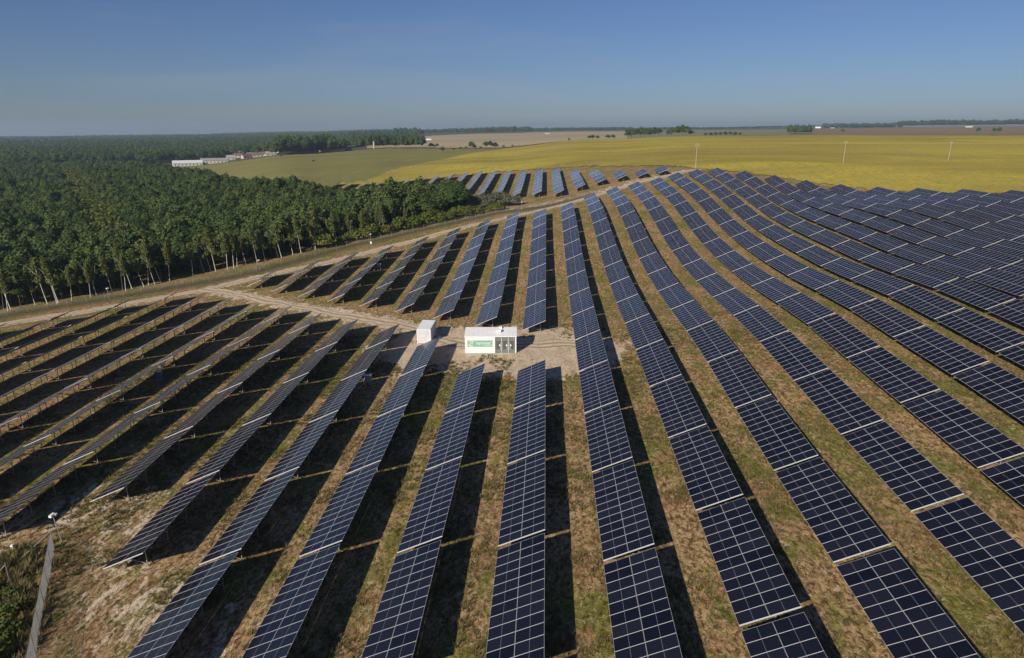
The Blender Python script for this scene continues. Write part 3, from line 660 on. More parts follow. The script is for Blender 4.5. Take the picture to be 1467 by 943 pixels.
def container():
    x0, y0 = -22.9, 110.7; zb = tz(-21.7, 113) - 0.05
    t = thing('shipping_container', 'small white ribbed container end-on behind the top of a panel row', 'container', (x0, y0, zb))
    W_, L_, H_ = 2.5, 5.9, 2.65; mb = MB(); mb.box((W_/2, L_/2, H_/2), (W_/2 - 0.06, L_/2 - 0.06, H_/2 - 0.05))
    for i in range(11):
        x = 0.18 + i*(W_-0.36)/10
        for y in (0.03, L_ - 0.03): mb.box((x, y, H_/2), (0.055, 0.035, H_/2 - 0.15))
    for i in range(24):
        y = 0.2 + i*(L_-0.4)/23
        for x in (0.03, W_-0.03): mb.box((x, y, H_/2), (0.035, 0.06, H_/2 - 0.15))
    link('body', mb.mesh('body', [M['white2']]), t)
    mb = MB(); mb.box((W_/2, L_/2, H_), (W_/2, L_/2, 0.06))
    for i in range(9): mb.box((W_/2, 0.4 + i*(L_-0.8)/8, H_ + 0.07), (W_/2 - 0.1, 0.12, 0.02))
    link('roof', mb.mesh('roof', [M['white2']]), t)
    for x in (0.06, W_-0.06):
        for y in (0.06, L_-0.06):
            mb = MB(); mb.box((x, y, H_/2), (0.07, 0.07, H_/2 + 0.04)); link('corner_post', mb.mesh('corner_post', [M['white2']]), t)
container()
def cabinet(x, y, mt, label):
    t = thing('electrical_cabinet', label, 'cabinet', (x, y, tz(x, y)), 0, 'electrical cabinets under the panel edges')
    mb = MB(); mb.box((0, 0, 1.35), (0.45, 0.2, 0.5)); link('body', mb.mesh('body', [mt]), t)
    mb = MB(); mb.box((0, -0.02, 1.9), (0.5, 0.28, 0.05)); link('lid', mb.mesh('lid', [M['white']]), t)
    for s in (-0.35, 0.35):
        mb = MB(); mb.box((s, 0, 0.4), (0.04, 0.04, 0.5)); link('leg', mb.mesh('leg', [M['steel']]), t)
cabinet(-7*S_ROW + 0.15, 96.5, M['blue'], 'blue electrical cabinet under a panel edge in the lower left block')
cabinet(-3*S_ROW + 0.2, 91.2, M['greybox'], 'grey blue cabinet at the panel edge two rows left of the white cabin')
cabinet(-5*S_ROW + 0.2, 171, M['greybox'], 'pale cabinet at a panel edge in the middle block by the track')

# ------------------------------------------------------------------ fences and poles
def catmull(pts, step):
    P = [Vector(p) for p in pts]; out = [P[0]]; acc = 0
    for a, b2 in zip(P[:-1], P[1:]):
        L = (b2 - a).length; s = step - acc
        while s < L: out.append(a.lerp(b2, s / L)); s += step
        acc = L - (s - step)
    return out
def long_fence():
    pts = catmull(FENCE, 4.2)
    t = thing('perimeter_fence', 'long wire fence on pale posts between the track and the wood', 'fence', (pts[0].x, pts[0].y, tz(*pts[0]))); o = Vector(t.location)
    rr = random.Random(2); Z = TZ([p.x for p in pts], [p.y for p in pts]); tops = []
    for i, p in enumerate(pts):
        h = 1.75 + rr.uniform(-0.1, 0.25); b0 = Vector((p.x, p.y, Z[i] - 0.2)) - o; tp = b0 + Vector((rr.uniform(-0.06, 0.06), rr.uniform(-0.06, 0.06), h + 0.2)); tops.append((b0, tp))
        mb = MB(); mb.tube([b0, tp], [0.042, 0.036], 5); link('post', mb.mesh('post', [M['wood'] if i % 3 else M['conc']]), t)
    mb = MB()
    for (b0, t0), (b1, t1) in zip(tops[:-1], tops[1:]):
        for q in np.linspace(0.16, 0.97, 9): mb.bar(b0.lerp(t0, q), b1.lerp(t1, q), 0.010)
        for q in np.linspace(0.05, 0.95, 14): mb.bar(b0.lerp(b1, q) + Vector((0, 0, 0.2)), t0.lerp(t1, q), 0.008)
    link('wire_mesh', mb.mesh('wire_mesh', [M['steel']]), t)
long_fence()
def chain_fence():
    A, B = Vector((-48.0, 53.1)), Vector((-31.0, 26.2)); t = thing('chain_link_fence', 'grey chain link fence running out of the bottom left corner', 'fence', (A.x, A.y, tz(*A))); o = Vector(t.location)
    L = (B-A).length; H = 2.0; N = 10
    def gp(s, h): p = A.lerp(B, s/L); return Vector((p.x, p.y, tz(p.x, p.y) + h)) - o
    for i in range(N+1):
        s = L*i/N; mb = MB(); mb.tube([gp(s, -0.3), gp(s, H + 0.05)], [0.035, 0.035], 6); link('post', mb.mesh('post', [M['steel']]), t)
    mb = MB(); mb.tube([gp(L*i/20, H) for i in range(21)], [0.008]*21, 6); link('top_rail', mb.mesh('top_rail', [M['steel']]), t)
    mb = MB(); mb.tube([gp(0, H), Vector((-50.3, 50.6, tz(-50.3, 50.6))) - o], [0.03, 0.03], 6); link('brace', mb.mesh('brace', [M['steel']]), t)
    mb = MB(); g = 0.085; s = -H
    gz = [tz(*(A.lerp(B, k/40))) - o.z for k in range(41)]
    def q(s_, h): s_ = max(0, min(L, s_)); p = A.lerp(B, s_/L); k = s_/L*40; i = min(39, int(k)); return Vector((p.x - o.x, p.y - o.y, gz[i] + (gz[i+1]-gz[i])*(k-i) + h))
    while s < L:
        a0, a1 = max(0, -s), min(H, L - s)
        if a1 > a0: mb.bar(q(s+a0, 0.05+a0), q(s+a1, 0.05+a1*0.975), 0.007); mb.bar(q(s+a0, H-a0), q(s+a1, H-a1), 0.007)
        s += g
    link('wire_mesh', mb.mesh('wire_mesh', [M['steel']]), t)
chain_fence()
def strut_post():
    x, y = -48.4, 48.0; t = thing('fence_post', 'thin steel fence post with a sloping strut beside the bottom left shrubs', 'fence post', (x, y, tz(x, y)))
    mb = MB(); mb.tube([(0, 0, -0.3), (0, 0, 2.3)], [0.035, 0.035], 6); link('post', mb.mesh('post', [M['steel']]), t)
    mb = MB(); mb.tube([(0, 0, 2.1), (-1.9, -1.5, 0)], [0.03, 0.03], 6); link('strut', mb.mesh('strut', [M['steel']]), t)
strut_post()
def camera_pole(x, y, h, lean, label, box=False):
    t = thing('camera_pole', label, 'pole', (x, y, tz(x, y)), 0, 'surveillance poles along the fences')
    mb = MB(); mb.tube([(0, 0, -0.3), (lean, 0, h)], [0.06, 0.05], 7); link('pole', mb.mesh('pole', [M['steel']]), t)
    mb = MB(); mb.box((lean, -0.1, h + 0.05), (0.14, 0.28, 0.12)); mb.box((lean + 0.2, 0.1, h + 0.02), (0.12, 0.12, 0.10)); link('camera_head', mb.mesh('camera_head', [M['white']]), t)
    if box: mb = MB(); mb.box((0.05, -0.2, 0.75), (0.25, 0.16, 0.32)); link('junction_box', mb.mesh('junction_box', [M['white']]), t)
camera_pole(-48.2, 54.4, 2.9, -0.35, 'leaning steel pole with a white camera head at the chain link fence corner')
camera_pole(-50.6, 49.2, 2.6, -0.1, 'steel pole with white head and junction box at the left picture edge', True)
camera_pole(-111.7, 158.0, 3.2, 0, 'camera pole by the wood fence near the left birches')
camera_pole(-56.5, 209.0, 3.4, 0, 'camera pole by the wood fence in the middle of its run', True)
camera_pole(-82.5, 182.6, 3.0, 0, 'camera pole by the wood fence above the road junction')
camera_pole(-9.0, 244.5, 3.0, 0, 'camera pole by the fence near the grey willow bushes')
def stone(x, y):
    t = thing('marker_stake', 'small white marker stake on the bare soil near the fence corner', 'stake', (x, y, tz(x, y)))
    mb = MB(); mb.tube([(0, 0, -0.2), (0, 0, 0.45)], [0.05, 0.05], 6); link('stake', mb.mesh('stake', [M['white']]), t)
    mb = MB(); mb.box((0, 0, 0.5), (0.12, 0.12, 0.1)); link('cap', mb.mesh('cap', [M['white']]), t)
stone(-52.2, 53.0)
def power_pole(u, r, h, label):
    x, y = ar(u, r); t = thing('power_pole', label, 'power pole', (x, y, tz(x, y)), R(20), 'concrete power poles in the yellow field')
    mb = MB(); mb.tube([(0, 0, -0.5), (0, 0, h)], [0.14, 0.09], 8); link('pole', mb.mesh('pole', [M['conc']]), t)
    mb = MB(); mb.box((0, 0, h - 0.6), (1.0, 0.06, 0.07)); link('crossarm', mb.mesh('crossarm', [M['conc']]), t)
    for s in (-0.9, 0, 0.9):
        mb = MB(); mb.tube([(s, 0, h - 0.55 if s else h), (s, 0, h - 0.25 if s else h + 0.3)], [0.07, 0.05], 6); link('insulator', mb.mesh('insulator', [M['white']]), t)
power_pole(1001, 314, 10.8, 'concrete power pole standing at the top corner of the solar rows')
power_pole(1215, 385, 11, 'concrete power pole in the yellow field, middle of three')
power_pole(1367, 428, 10.4, 'concrete power pole in the yellow field, rightmost of three')

# ------------------------------------------------------------------ trees
def leaf_mat(name, c0, c1, c2):
    m, nt, b = mat(name); oi = nt.nodes.new('ShaderNodeObjectInfo')
    P = geo_pos(nt); n = noise(nt, P, 0.55, 3, 0.6); big = noise(nt, P, 0.02, 3, 0.6)
    c = mixc(nt, oi.outputs['Random'], c0, c1)
    c = mixc(nt, ramp(nt, n, [(0.42, 0.0), (0.62, 0.8)]), c, c2)
    c = mixc(nt, mth(nt, 'MULTIPLY', ramp(nt, big, [(0.45, 0.0), (0.6, 1.0)]), 0.4), c, c1)
    nt.links.new(c, b.inputs['Base Color']); b.inputs['Roughness'].default_value = 0.75; b.inputs['Specular IOR Level'].default_value = 0.15
    tr = nt.nodes.new('ShaderNodeBsdfTranslucent'); nt.links.new(c, tr.inputs[0]); mx = nt.nodes.new('ShaderNodeMixShader'); mx.inputs[0].default_value = 0.22
    out = nt.nodes['Material Output']; nt.links.new(b.outputs[0], mx.inputs[1]); nt.links.new(tr.outputs[0], mx.inputs[2]); nt.links.new(mx.outputs[0], out.inputs[0])
    return m
M['leaf'] = leaf_mat('leaf_green', (0.038, 0.078, 0.022), (0.125, 0.160, 0.045), (0.060, 0.105, 0.032))
M['leafbirch'] = leaf_mat('leaf_birch', (0.110, 0.130, 0.036), (0.145, 0.155, 0.045), (0.085, 0.110, 0.030))
M['leafpine'] = leaf_mat('leaf_pine', (0.034, 0.062, 0.026), (0.062, 0.095, 0.032), (0.046, 0.076, 0.028))
M['leafwillow'] = leaf_mat('leaf_willow', (0.135, 0.145, 0.095), (0.165, 0.165, 0.105), (0.100, 0.110, 0.070))
M['leafshrub'] = leaf_mat('leaf_shrub', (0.080, 0.120, 0.024), (0.150, 0.155, 0.035), (0.070, 0.100, 0.022))
M['bark'] = flat_mat('bark', (0.11, 0.085, 0.06), 0.9, 0, 0.3, 2)
def birchbark():
    m, nt, b = mat('birch_bark'); tc = nt.nodes.new('ShaderNodeTexCoord').outputs['Object']
    n = noise(nt, mapped(nt, tc, (3, 3, 9)), 1.0, 3, 0.7)
    nt.links.new(ramp(nt, n, [(0.34, (0.06, 0.05, 0.04)), (0.42, (0.62, 0.58, 0.50)), (0.8, (0.72, 0.69, 0.62))]), b.inputs['Base Color']); b.inputs['Roughness'].default_value = 0.8; return m
M['birch'] = birchbark()
def leaf_cloud(seed, lobes, n, smin, smax):
    """many small leaf-clump faces spread through a set of ellipsoid lobes"""
    rr = np.random.RandomState(seed); vol = np.array([l[3]*l[4]*l[5] for l in lobes]) ** 0.75; pick = rr.choice(len(lobes), n, p=vol/vol.sum())
    V = np.zeros((n, 4, 3)); k = 0
    for i in range(n):
        l = lobes[pick[i]]; d = rr.randn(3); d /= np.linalg.norm(d)
        if d[2] < -0.35: d[2] *= 0.4
        q = rr.uniform(0.45, 1.0) ** 0.5 * rr.uniform(0.82, 1.12)
        c = np.array([l[0] + d[0]*l[3]*q, l[1] + d[1]*l[4]*q, l[2] + d[2]*l[5]*q])
        nr = d * 0.9 + rr.randn(3)*0.55 + np.array([0, 0, 0.35]); nr /= np.linalg.norm(nr)
        a = np.cross(nr, rr.randn(3)); a /= np.linalg.norm(a); b2 = np.cross(nr, a); s = rr.uniform(smin, smax)
        e = s * rr.uniform(0.5, 1.0)
        V[i, 0] = c - a*s - b2*e*0.4 + nr*0.08*s; V[i, 1] = c + a*0.3*s - b2*e; V[i, 2] = c + a*s + b2*e*0.3 + nr*0.1*s; V[i, 3] = c - a*0.2*s + b2*e
    return V.reshape(-1, 3), np.arange(n*4).reshape(-1, 4)
def cloud_mesh(name, seed, lobes, n, smin, smax, material):
    v, f = leaf_cloud(seed, lobes, n, smin, smax); me = bpy.data.meshes.new(name); me.from_pydata(v.tolist(), [], f.tolist()); me.materials.append(material); me.update(); return me
def lobes_broad(seed, h, r):
    rr = random.Random(seed); L = [(0, 0, h*0.62, r*0.75, r*0.75, h*0.30)]
    for i in range(7):
        a = i*2.4 + rr.random(); q = r*rr.uniform(0.45, 0.72); s = r*rr.uniform(0.38, 0.6); L.append((q*math.cos(a), q*math.sin(a), h*rr.uniform(0.42, 0.78), s, s, s*rr.uniform(0.8, 1.15)))
    L.append((rr.uniform(-.4, .4), rr.uniform(-.4, .4), h*0.86, r*0.42, r*0.42, h*0.14)); return L
def trunk_mesh(name, seed, h, r0, material, limbs=4, lean=0.0, fork=False, top=0.9):
    rr = random.Random(seed); mb = MB(); n = 7; pts = []; bx_, by_ = rr.uniform(-.25, .25), rr.uniform(-.25, .25)
    for i in range(n):
        t = i/(n-1); pts.append((lean*h*t + bx_*math.sin(t*3.0), by_*math.sin(t*2.6), -0.4 + (h*top + 0.4)*t))
    mb.tube(pts, [r0*(1 - 0.8*i/(n-1)) for i in range(n)], 6)
    for i in range(limbs):
        t = rr.uniform(0.38, 0.8); a = rr.uniform(0, 2*PI); k = t*(n-1); j = int(k); p = Vector(pts[j]).lerp(Vector(pts[j+1]), k-j); L = h*rr.uniform(0.16, 0.28)
        q = p + Vector((math.cos(a)*L*0.7, math.sin(a)*L*0.7, L*0.75)); mb.tube([p, p.lerp(q, 0.5) + Vector((0, 0, -0.1)), q], [r0*0.4, r0*0.28, r0*0.1], 5)
    if fork:
        p = Vector(pts[2]); q = p + Vector((h*0.12, 0.1, h*0.5)); mb.tube([p, p.lerp(q, 0.5) + Vector((0.15, 0, 0)), q], [r0*0.6, r0*0.45, r0*0.2], 6)
    return mb.mesh(name, [material], True)
KIND = {}
for i in range(4): KIND['broad%d' % i] = (cloud_mesh('crown', 10+i, lobes_broad(10+i, 9.5, 3.0), 1500, 0.20, 0.44, M['leaf']), trunk_mesh('trunk', 20+i, 9.5, 0.16, M['bark']))
for i in range(2):
    rr = random.Random(50+i); L = [(rr.uniform(-.3, .3), rr.uniform(-.3, .3), z, max(0.4, 2.3*(1.06 - z/10.5)), max(0.4, 2.3*(1.06 - z/10.5)), 1.0) for z in np.linspace(2.2, 9.8, 9)]
    KIND['pine%d' % i] = (cloud_mesh('crown', 60+i, L, 1100, 0.18, 0.42, M['leafpine']), trunk_mesh('trunk', 65+i, 10, 0.15, M['bark'], 2))
for i in range(6):
    rr = random.Random(70+i); h = 12.5; ln = (-0.14, -0.06, -0.2, 0.02, -0.10, 0.06)[i]; L = []
    for k in range(11):
        t = rr.uniform(0.45, 0.97); a = rr.uniform(0, 2*PI); q = rr.uniform(0.1, 1.15)*(1.25 - t); L.append((ln*h*t + q*math.cos(a), q*math.sin(a), h*t, rr.uniform(0.7, 1.25), rr.uniform(0.7, 1.25), rr.uniform(1.0, 1.8)))
    KIND['birch%d' % i] = (cloud_mesh('crown', 80+i, L, 1000, 0.14, 0.32, M['leafbirch']), trunk_mesh('trunk', 90+i, h, 0.115, M['birch'], 1, ln, i == 1, 0.94))
KIND['willow0'] = (cloud_mesh('crown', 120, [(0, 0, 2.2, 2.6, 2.6, 2.2), (1.8, 0.5, 2.0, 1.6, 1.6, 1.6), (-1.7, -0.6, 2.4, 1.5, 1.5, 1.9), (0.3, 1.6, 3.2, 1.3, 1.3, 1.4)], 1500, 0.12, 0.28, M['leafwillow']), trunk_mesh('trunk', 121, 3.5, 0.12, M['bark'], 6))
KIND['shrub0'] = (cloud_mesh('crown', 130, [(0, 0, 1.0, 1.7, 1.5, 1.1), (1.1, 0.4, 0.9, 1.0, 1.0, 0.9), (-1.0, -0.5, 1.2, 0.9, 0.9, 1.0)], 800, 0.10, 0.24, M['leafshrub']), trunk_mesh('trunk', 131, 1.6, 0.05, M['bark'], 5))
KIND['shrub1'] = (cloud_mesh('crown', 132, [(0, 0, 0.8, 1.2, 1.5, 0.9), (0.9, 0.7, 0.7, 0.9, 0.8, 0.7), (-0.8, -0.9, 1.0, 0.8, 0.9, 0.8)], 700, 0.09, 0.22, M['leafshrub']), trunk_mesh('trunk', 133, 1.3, 0.05, M['bark'], 5))
PROTO = {}
def tree(kind, x, y, s, rz, label, cat, group, sz=1.0, name=None, z=None):
    c, tr = KIND[kind]; nm = name or {'broad': 'broadleaf_tree', 'pine_': 'pine_tree', 'birch': 'birch_tree', 'willo': 'willow_bush', 'shrub': 'shrub'}[(kind + '_')[:5] if kind[:4] != 'pine' else 'pine_']
    t = thing(nm, label, cat, (x, y, tz(x, y) if z is None else z), rz, group); t.scale = (s, s, s*sz)
    oc = link('crown', c, t); link('trunk', tr, t); PROTO.setdefault(kind, oc); return t
TREELINE = [(-158, 140), (-139.6, 153.6), (-130.2, 157), (-122, 164), (-113, 172), (-104, 182), (-92, 192), (-82, 203), (-70.3, 216.7), (-62.3, 225.4), (-54, 234.2), (-42.3, 243), (-28.1, 254.3), (-16.0, 257), (-8, 258)]
WOOD = TREELINE[:-2] + [(-31, 268), (-34, 300), (-43, 318), (-54, 332), (-64, 345), (-74, 358), (-92, 366), (-120, 378), (-136, 384), ar(440, 400), ar(400, 408), ar(361, 448), ar(330, 515), ar(305, 600), ar(286, 680), ar(250, 790), ar(190, 950), ar(100, 1010), ar(-80, 1010), ar(-260, 700), (-330, 260), (-230, 120)]
# birches along the edge of the wood
rb = random.Random(11); bl = catmull(TREELINE, 1.9); birches = []
for i, p in enumerate(bl):
    if p.x > -50: continue
    if rb.random() < (0.10 if p.x < -95 else 0.36): continue
    birches.append((p.x + rb.uniform(-1.0, 1.0) + 0.3, p.y + rb.uniform(-2.2, 3.5)))
birches.sort()
for i, (x, y) in enumerate(birches):
    tree('birch%d' % rb.randrange(6), x, y, rb.uniform(0.72, 1.0), rb.uniform(-0.5, 0.5), 'slender white-trunked birch at the wood edge, %s from left' % ordn(i+1), 'birch', 'birches along the edge of the wood', rb.uniform(0.9, 1.1))
# wood behind
def scatter(P, spacing, rs, r0=0, r1=1e9):
    xs = [p[0] for p in P]; ys = [p[1] for p in P]; X, Y = np.meshgrid(np.arange(min(xs), max(xs), spacing), np.arange(min(ys), max(ys), spacing)); X = X.ravel() + rs.uniform(-.42, .42, X.size)*spacing; Y = Y.ravel() + rs.uniform(-.42, .42, Y.size)*spacing
    d, sd = dist_poly(X, Y, P); r = np.hypot(X - XC, Y); k = (d == 0) & (r >= r0) & (r < r1); return X[k], Y[k], sd[k]
rs = np.random.RandomState(5)
parts_ = [scatter(WOOD, 3.9, rs, 0, 420), scatter(WOOD, 4.6, rs, 420, 1100)]
X = np.concatenate([p[0] for p in parts_]); Y = np.concatenate([p[1] for p in parts_]); E = np.concatenate([p[2] for p in parts_])
az = np.arctan2(X - XC, Y); keep = (az > az_of(-130)) & (E > 3.0); X, Y, E, az = X[keep], Y[keep], E[keep], az[keep]
Z = TZ(X, Y); rad = np.hypot(X - XC, Y)
pn = vnoise(X, Y, 60, 8) + 0.5*vnoise(X, Y, 23, 9)
cut = dist_line(X, Y, [ar(85, 1000), ar(110, 500), ar(135, 300)]) < 8.0      # paler strip through the wood
kinds = np.where((pn > 0.30) | ((az < az_of(150)) & (pn > 0.05) & (rad > 230)), 1, 0); kinds = np.where(cut | (vnoise(X, Y, 14, 41) + 0.4*rs.rand(len(X)) > 0.62), 2, kinds)
size = 0.62 + 0.66*rs.rand(len(X))**1.3 + 0.34*vnoise(X, Y, 35, 12); size *= np.where(kinds == 1, 1.08, 1.0); size *= 1 - 0.55*np.clip((rad - 295)/55, 0, 1)*np.clip((az - az_of(415))/0.05, 0, 1)*(rad < 520); size *= 1 - 0.22*np.clip((rad - 330)/80, 0, 1)*np.clip((az - az_of(290))/0.05, 0, 1)*(az < az_of(430))
size *= 1 + 0.22*np.clip(1 - np.abs(E - 22)/18, 0, 1)*(az < az_of(560))
near_idx = np.argsort(rad + 0.0*E)[:250]; indiv = set(near_idx.tolist())
names = ['broad', 'pine', 'birch']; cnt = {}
for i in sorted(indiv, key=lambda i: X[i]):
    kd = kinds[i] if kinds[i] != 2 else 0
    kn = 'broad%d' % rb.randrange(4) if kd == 0 else 'pine%d' % (cnt.get(1, 0) % 2)
    cnt[kd] = cnt.get(kd, 0) + 1
    lab = '%s %s behind the birches, %s from left' % (('bushy green', 'broadleaf tree') if kd == 0 else ('dark narrow', 'pine tree')) [:0] if False else ('bushy broadleaf tree behind birches, %s from left' if kd == 0 else 'dark pine tree behind birches, %s from left') % ordn(cnt[kd])
    tree(kn, X[i], Y[i], size[i], rb.uniform(0, 6.28), lab, 'tree', 'broadleaf trees in the front of the wood' if kd == 0 else 'pines in the front of the wood', rb.uniform(0.85, 1.1), z=Z[i])
def scatter_object(name, X, Y, Z, K, S, SZ, label):
    """one mass of vegetation: points carrying crowns of the real trees"""
    ks = sorted(PROTO); me = bpy.data.meshes.new(name); me.from_pydata(np.stack([X, Y, Z], 1).tolist(), [], [])
    for nm, dt, arr in (('kind_index', 'INT', K), ('size', 'FLOAT_VECTOR', np.stack([S, S, SZ], 1)), ('turn', 'FLOAT_VECTOR', np.stack([np.zeros(len(X)), np.zeros(len(X)), rs.rand(len(X))*6.28], 1))):
        at = me.attributes.new(nm, dt, 'POINT'); at.data.foreach_set('value' if dt == 'INT' else 'vector', arr.ravel())
    o = link(name, me); ng = bpy.data.node_groups.new(name, 'GeometryNodeTree')
    ng.interface.new_socket('Geometry', in_out='INPUT', socket_type='NodeSocketGeometry'); ng.interface.new_socket('Geometry', in_out='OUTPUT', socket_type='NodeSocketGeometry')
    gi = ng.nodes.new('NodeGroupInput'); go = ng.nodes.new('NodeGroupOutput'); ip = ng.nodes.new('GeometryNodeInstanceOnPoints'); g2 = ng.nodes.new('GeometryNodeGeometryToInstance')
    ng.links.new(gi.outputs[0], ip.inputs['Points'])
    for k in reversed(KORD):
        inf = ng.nodes.new('GeometryNodeObjectInfo'); inf.transform_space = 'ORIGINAL'; inf.inputs['Object'].default_value = PROTO[k]; inf.inputs['As Instance'].default_value = False
        ng.links.new(inf.outputs['Geometry'], g2.inputs[0])
    ip.inputs['Pick Instance'].default_value = True; ng.links.new(g2.outputs[0], ip.inputs['Instance'])
    for nm, dt, sock in (('kind_index', 'INT', 'Instance Index'), ('size', 'FLOAT_VECTOR', 'Scale'), ('turn', 'FLOAT_VECTOR', 'Rotation')):
        na = ng.nodes.new('GeometryNodeInputNamedAttribute'); na.data_type = dt; na.inputs['Name'].default_value = nm; ng.links.new(na.outputs[0], ip.inputs[sock])
    ng.links.new(ip.outputs[0], go.inputs[0]); md = o.modifiers.new('scatter', 'NODES'); md.node_group = ng
    return tag(o, label, 'forest', kind='stuff')
# a few single trees and bushes that also serve the distance
hed = random.Random(21)
gb = 'bushes at the near end of the wood'
for i, (x, y, s) in enumerate([(-29, 262, 1.5), (-25.5, 264, 1.25), (-22, 262.5, 1.2), (-18.5, 264, 1.35), (-15.2, 262, 1.15), (-12.2, 260.5, 0.95), (-20, 268, 1.3), (-25, 270, 1.3)]):
    tree('willow0', x, y, s, hed.uniform(0, 6), 'silvery grey willow bush at the near end of the wood, %s from left' % ordn([1,3,5,6,7,8,4,2][i]), 'bush', gb)
n_ = 0
for p in catmull([(-72, 210), (-58, 222), (-48, 231), (-36, 240), (-26, 247), (-14, 251.5)], 2.7):
    n_ += 1; tree('shrub%d' % hed.randrange(2), p.x - 1.5 + hed.uniform(-1, 1), p.y + 3 + hed.uniform(-1, 2), hed.uniform(1.3, 2.4), hed.uniform(0, 6), 'low yellow green shrub between the fence and the wood, %s from left' % ordn(n_), 'shrub', 'shrubs along the wood fence')
n_ = 0
for (x, y) in [(-49.5, 46.5), (-48.0, 44.5), (-46.6, 46.2), (-47.2, 42.6), (-45.2, 43.8), (-45.8, 41.2), (-43.6, 41.6), (-44.4, 39.4), (-42.3, 39.2), (-46.8, 39.6), (-43.2, 37.4), (-41.2, 37.0), (-49.0, 41.5), (-50.6, 43.8), (-48.6, 38.0), (-45.2, 36.8)]:
    n_ += 1; tree('shrub%d' % hed.randrange(2), x, y, hed.uniform(0.42, 0.78), hed.uniform(0, 6), 'weedy green shrub beside the chain link fence, %s of its clump from the far end' % ordn(n_), 'shrub', 'shrub clump at the bottom left corner')
KORD = ['broad0', 'broad1', 'broad2', 'broad3', 'pine0', 'pine1', 'willow0', 'shrub0']
for k in KORD: PROTO.setdefault(k, PROTO['broad0'])
rest = np.array([i not in indiv for i in range(len(X))])
Kidx = np.where(kinds == 1, 4 + rs.randint(0, 2, len(X)), rs.randint(0, 4, len(X))); Kidx = np.where(kinds == 2, 7, Kidx)
size = np.where(kinds == 2, size*3.4, size)
scatter_object('wood', X[rest], Y[rest], Z[rest], Kidx[rest], size[rest], (size*(0.9 + 0.2*rs.rand(len(X))))[rest], 'dense green wood spreading behind the birches')
print('WOOD', rest.sum())

# grass tufts on the near ground
M['tuft'] = leaf_mat('dry_grass', (0.14, 0.125, 0.045), (0.26, 0.205, 0.095), (0.10, 0.105, 0.03))
def tuft_mesh():
    rr = random.Random(5); V = []; F_ = []
    for i in range(26):
        a = rr.uniform(0, 6.28); q = rr.uniform(0, 0.16); h = rr.uniform(0.10, 0.30); l = rr.uniform(0.05, 0.2); w_ = rr.uniform(0.012, 0.03); x, y = q*math.cos(a), q*math.sin(a); b2 = a + rr.uniform(-1, 1); dx, dy = math.cos(b2), math.sin(b2); n = len(V)
        V += [(x - dy*w_, y + dx*w_, -0.02), (x + dy*w_, y - dx*w_, -0.02), (x + dx*l, y + dy*l, h)]; F_.append((n, n+1, n+2))
    me = bpy.data.meshes.new('grass_tuft'); me.from_pydata(V, [], F_); me.materials.append(M['tuft']); return me
gt = tag(link('grass_tuft', tuft_mesh(), None, (-43.5, 49.5, tz(-43.5, 49.5))), 'single dry grass tuft on the bare soil beside the chain link fence', 'grass tuft'); PROTO['tuft'] = gt
TX = rs.uniform(-75, 75, 60000); TY = 22 + 95*rs.rand(60000)**1.2
tn = vnoise(TX, TY, 3.2, 31) + 0.6*vnoise(TX, TY, 9, 32); bm_ = bare_mask(TX, TY)
k = (tn > -0.05 + 0.35*bm_) & (np.hypot(TX, TY) < 125) & (dist_line(TX, TY, ROAD) > 2.5) & (dist_line(TX, TY, [(-9, 107.5), (2, 106.5)]) > 3)
TX, TY = TX[k], TY[k]; ts = rs.uniform(0.6, 1.5, len(TX)) * (1 + 1.4*(dist_poly(TX, TY, [(-52, 54), (-48, 52), (-34, 30), (-48, 25)])[0] < 0.5)); KSAVE = KORD; KORD = ['tuft']
scatter_object('grass', TX, TY, TZ(TX, TY), np.zeros(len(TX), int), ts, ts*rs.uniform(0.7, 1.3, len(TX)), 'dry grass tufts on the ground between the rows'); KORD = KSAVE
bpy.data.objects['grass']['category'] = 'grass'

# distance: forests, tree lines, village
PX, PY, PK, PS, PZ = [], [], [], [], []
def patch(P, spacing, s, sz, pine=0.35, r0=0, r1=1e9):
    x, y, e = scatter(P, spacing, rs, r0, r1); n = len(x); PX.append(x); PY.append(y); PK.append(np.where(rs.rand(n) < pine, 4 + rs.randint(0, 2, n), rs.randint(0, 4, n))); q = 0.75 + 0.5*rs.rand(n) + 0.35*vnoise(x, y, 180, 4); PS.append(s*q); PZ.append(sz*q)
FAR = [ar(-160, 1105), ar(60, 1110), ar(235, 1120), ar(330, 1200), ar(395, 1130), ar(450, 1150), ar(520, 1500), ar(548, 1900), ar(600, 6000), ar(-160, 6000)]
patch(FAR, 10.5, 1.7, 1.55, 0.45, 0, 2200); patch(FAR, 19.0, 3.1, 1.7, 0.4, 2200, 3600); patch(FAR, 34.0, 5.0, 2.0, 0.4, 3600, 6100)
def strip(u0, r0, u1, r1, depth, spacing, s, sz, pine=0.3):
    patch([ar(u0, r0), ar(u1, r1), ar(u1, r1 + depth), ar(u0, r0 + depth)], spacing, s, sz, pine)
strip(386, 960, 500, 1060, 110, 7.5, 1.7, 1.9); strip(505, 1080, 608, 1085, 70, 7, 1.5, 2.1, 0.2)
strip(395, 985, 480, 1010, 200, 10, 2.0, 2.5); strip(500, 2100, 545, 2150, 200, 16, 2.2, 2.4, 0.8); strip(565, 2500, 607, 2500, 120, 16, 2.2, 3.0, 0.9); strip(598, 3200, 760, 3300, 200, 22, 3, 2.4); strip(740, 3500, 905, 3700, 300, 24, 3, 1.7)
strip(665, 3000, 740, 3050, 120, 20, 2.6, 2.6, 0.6)
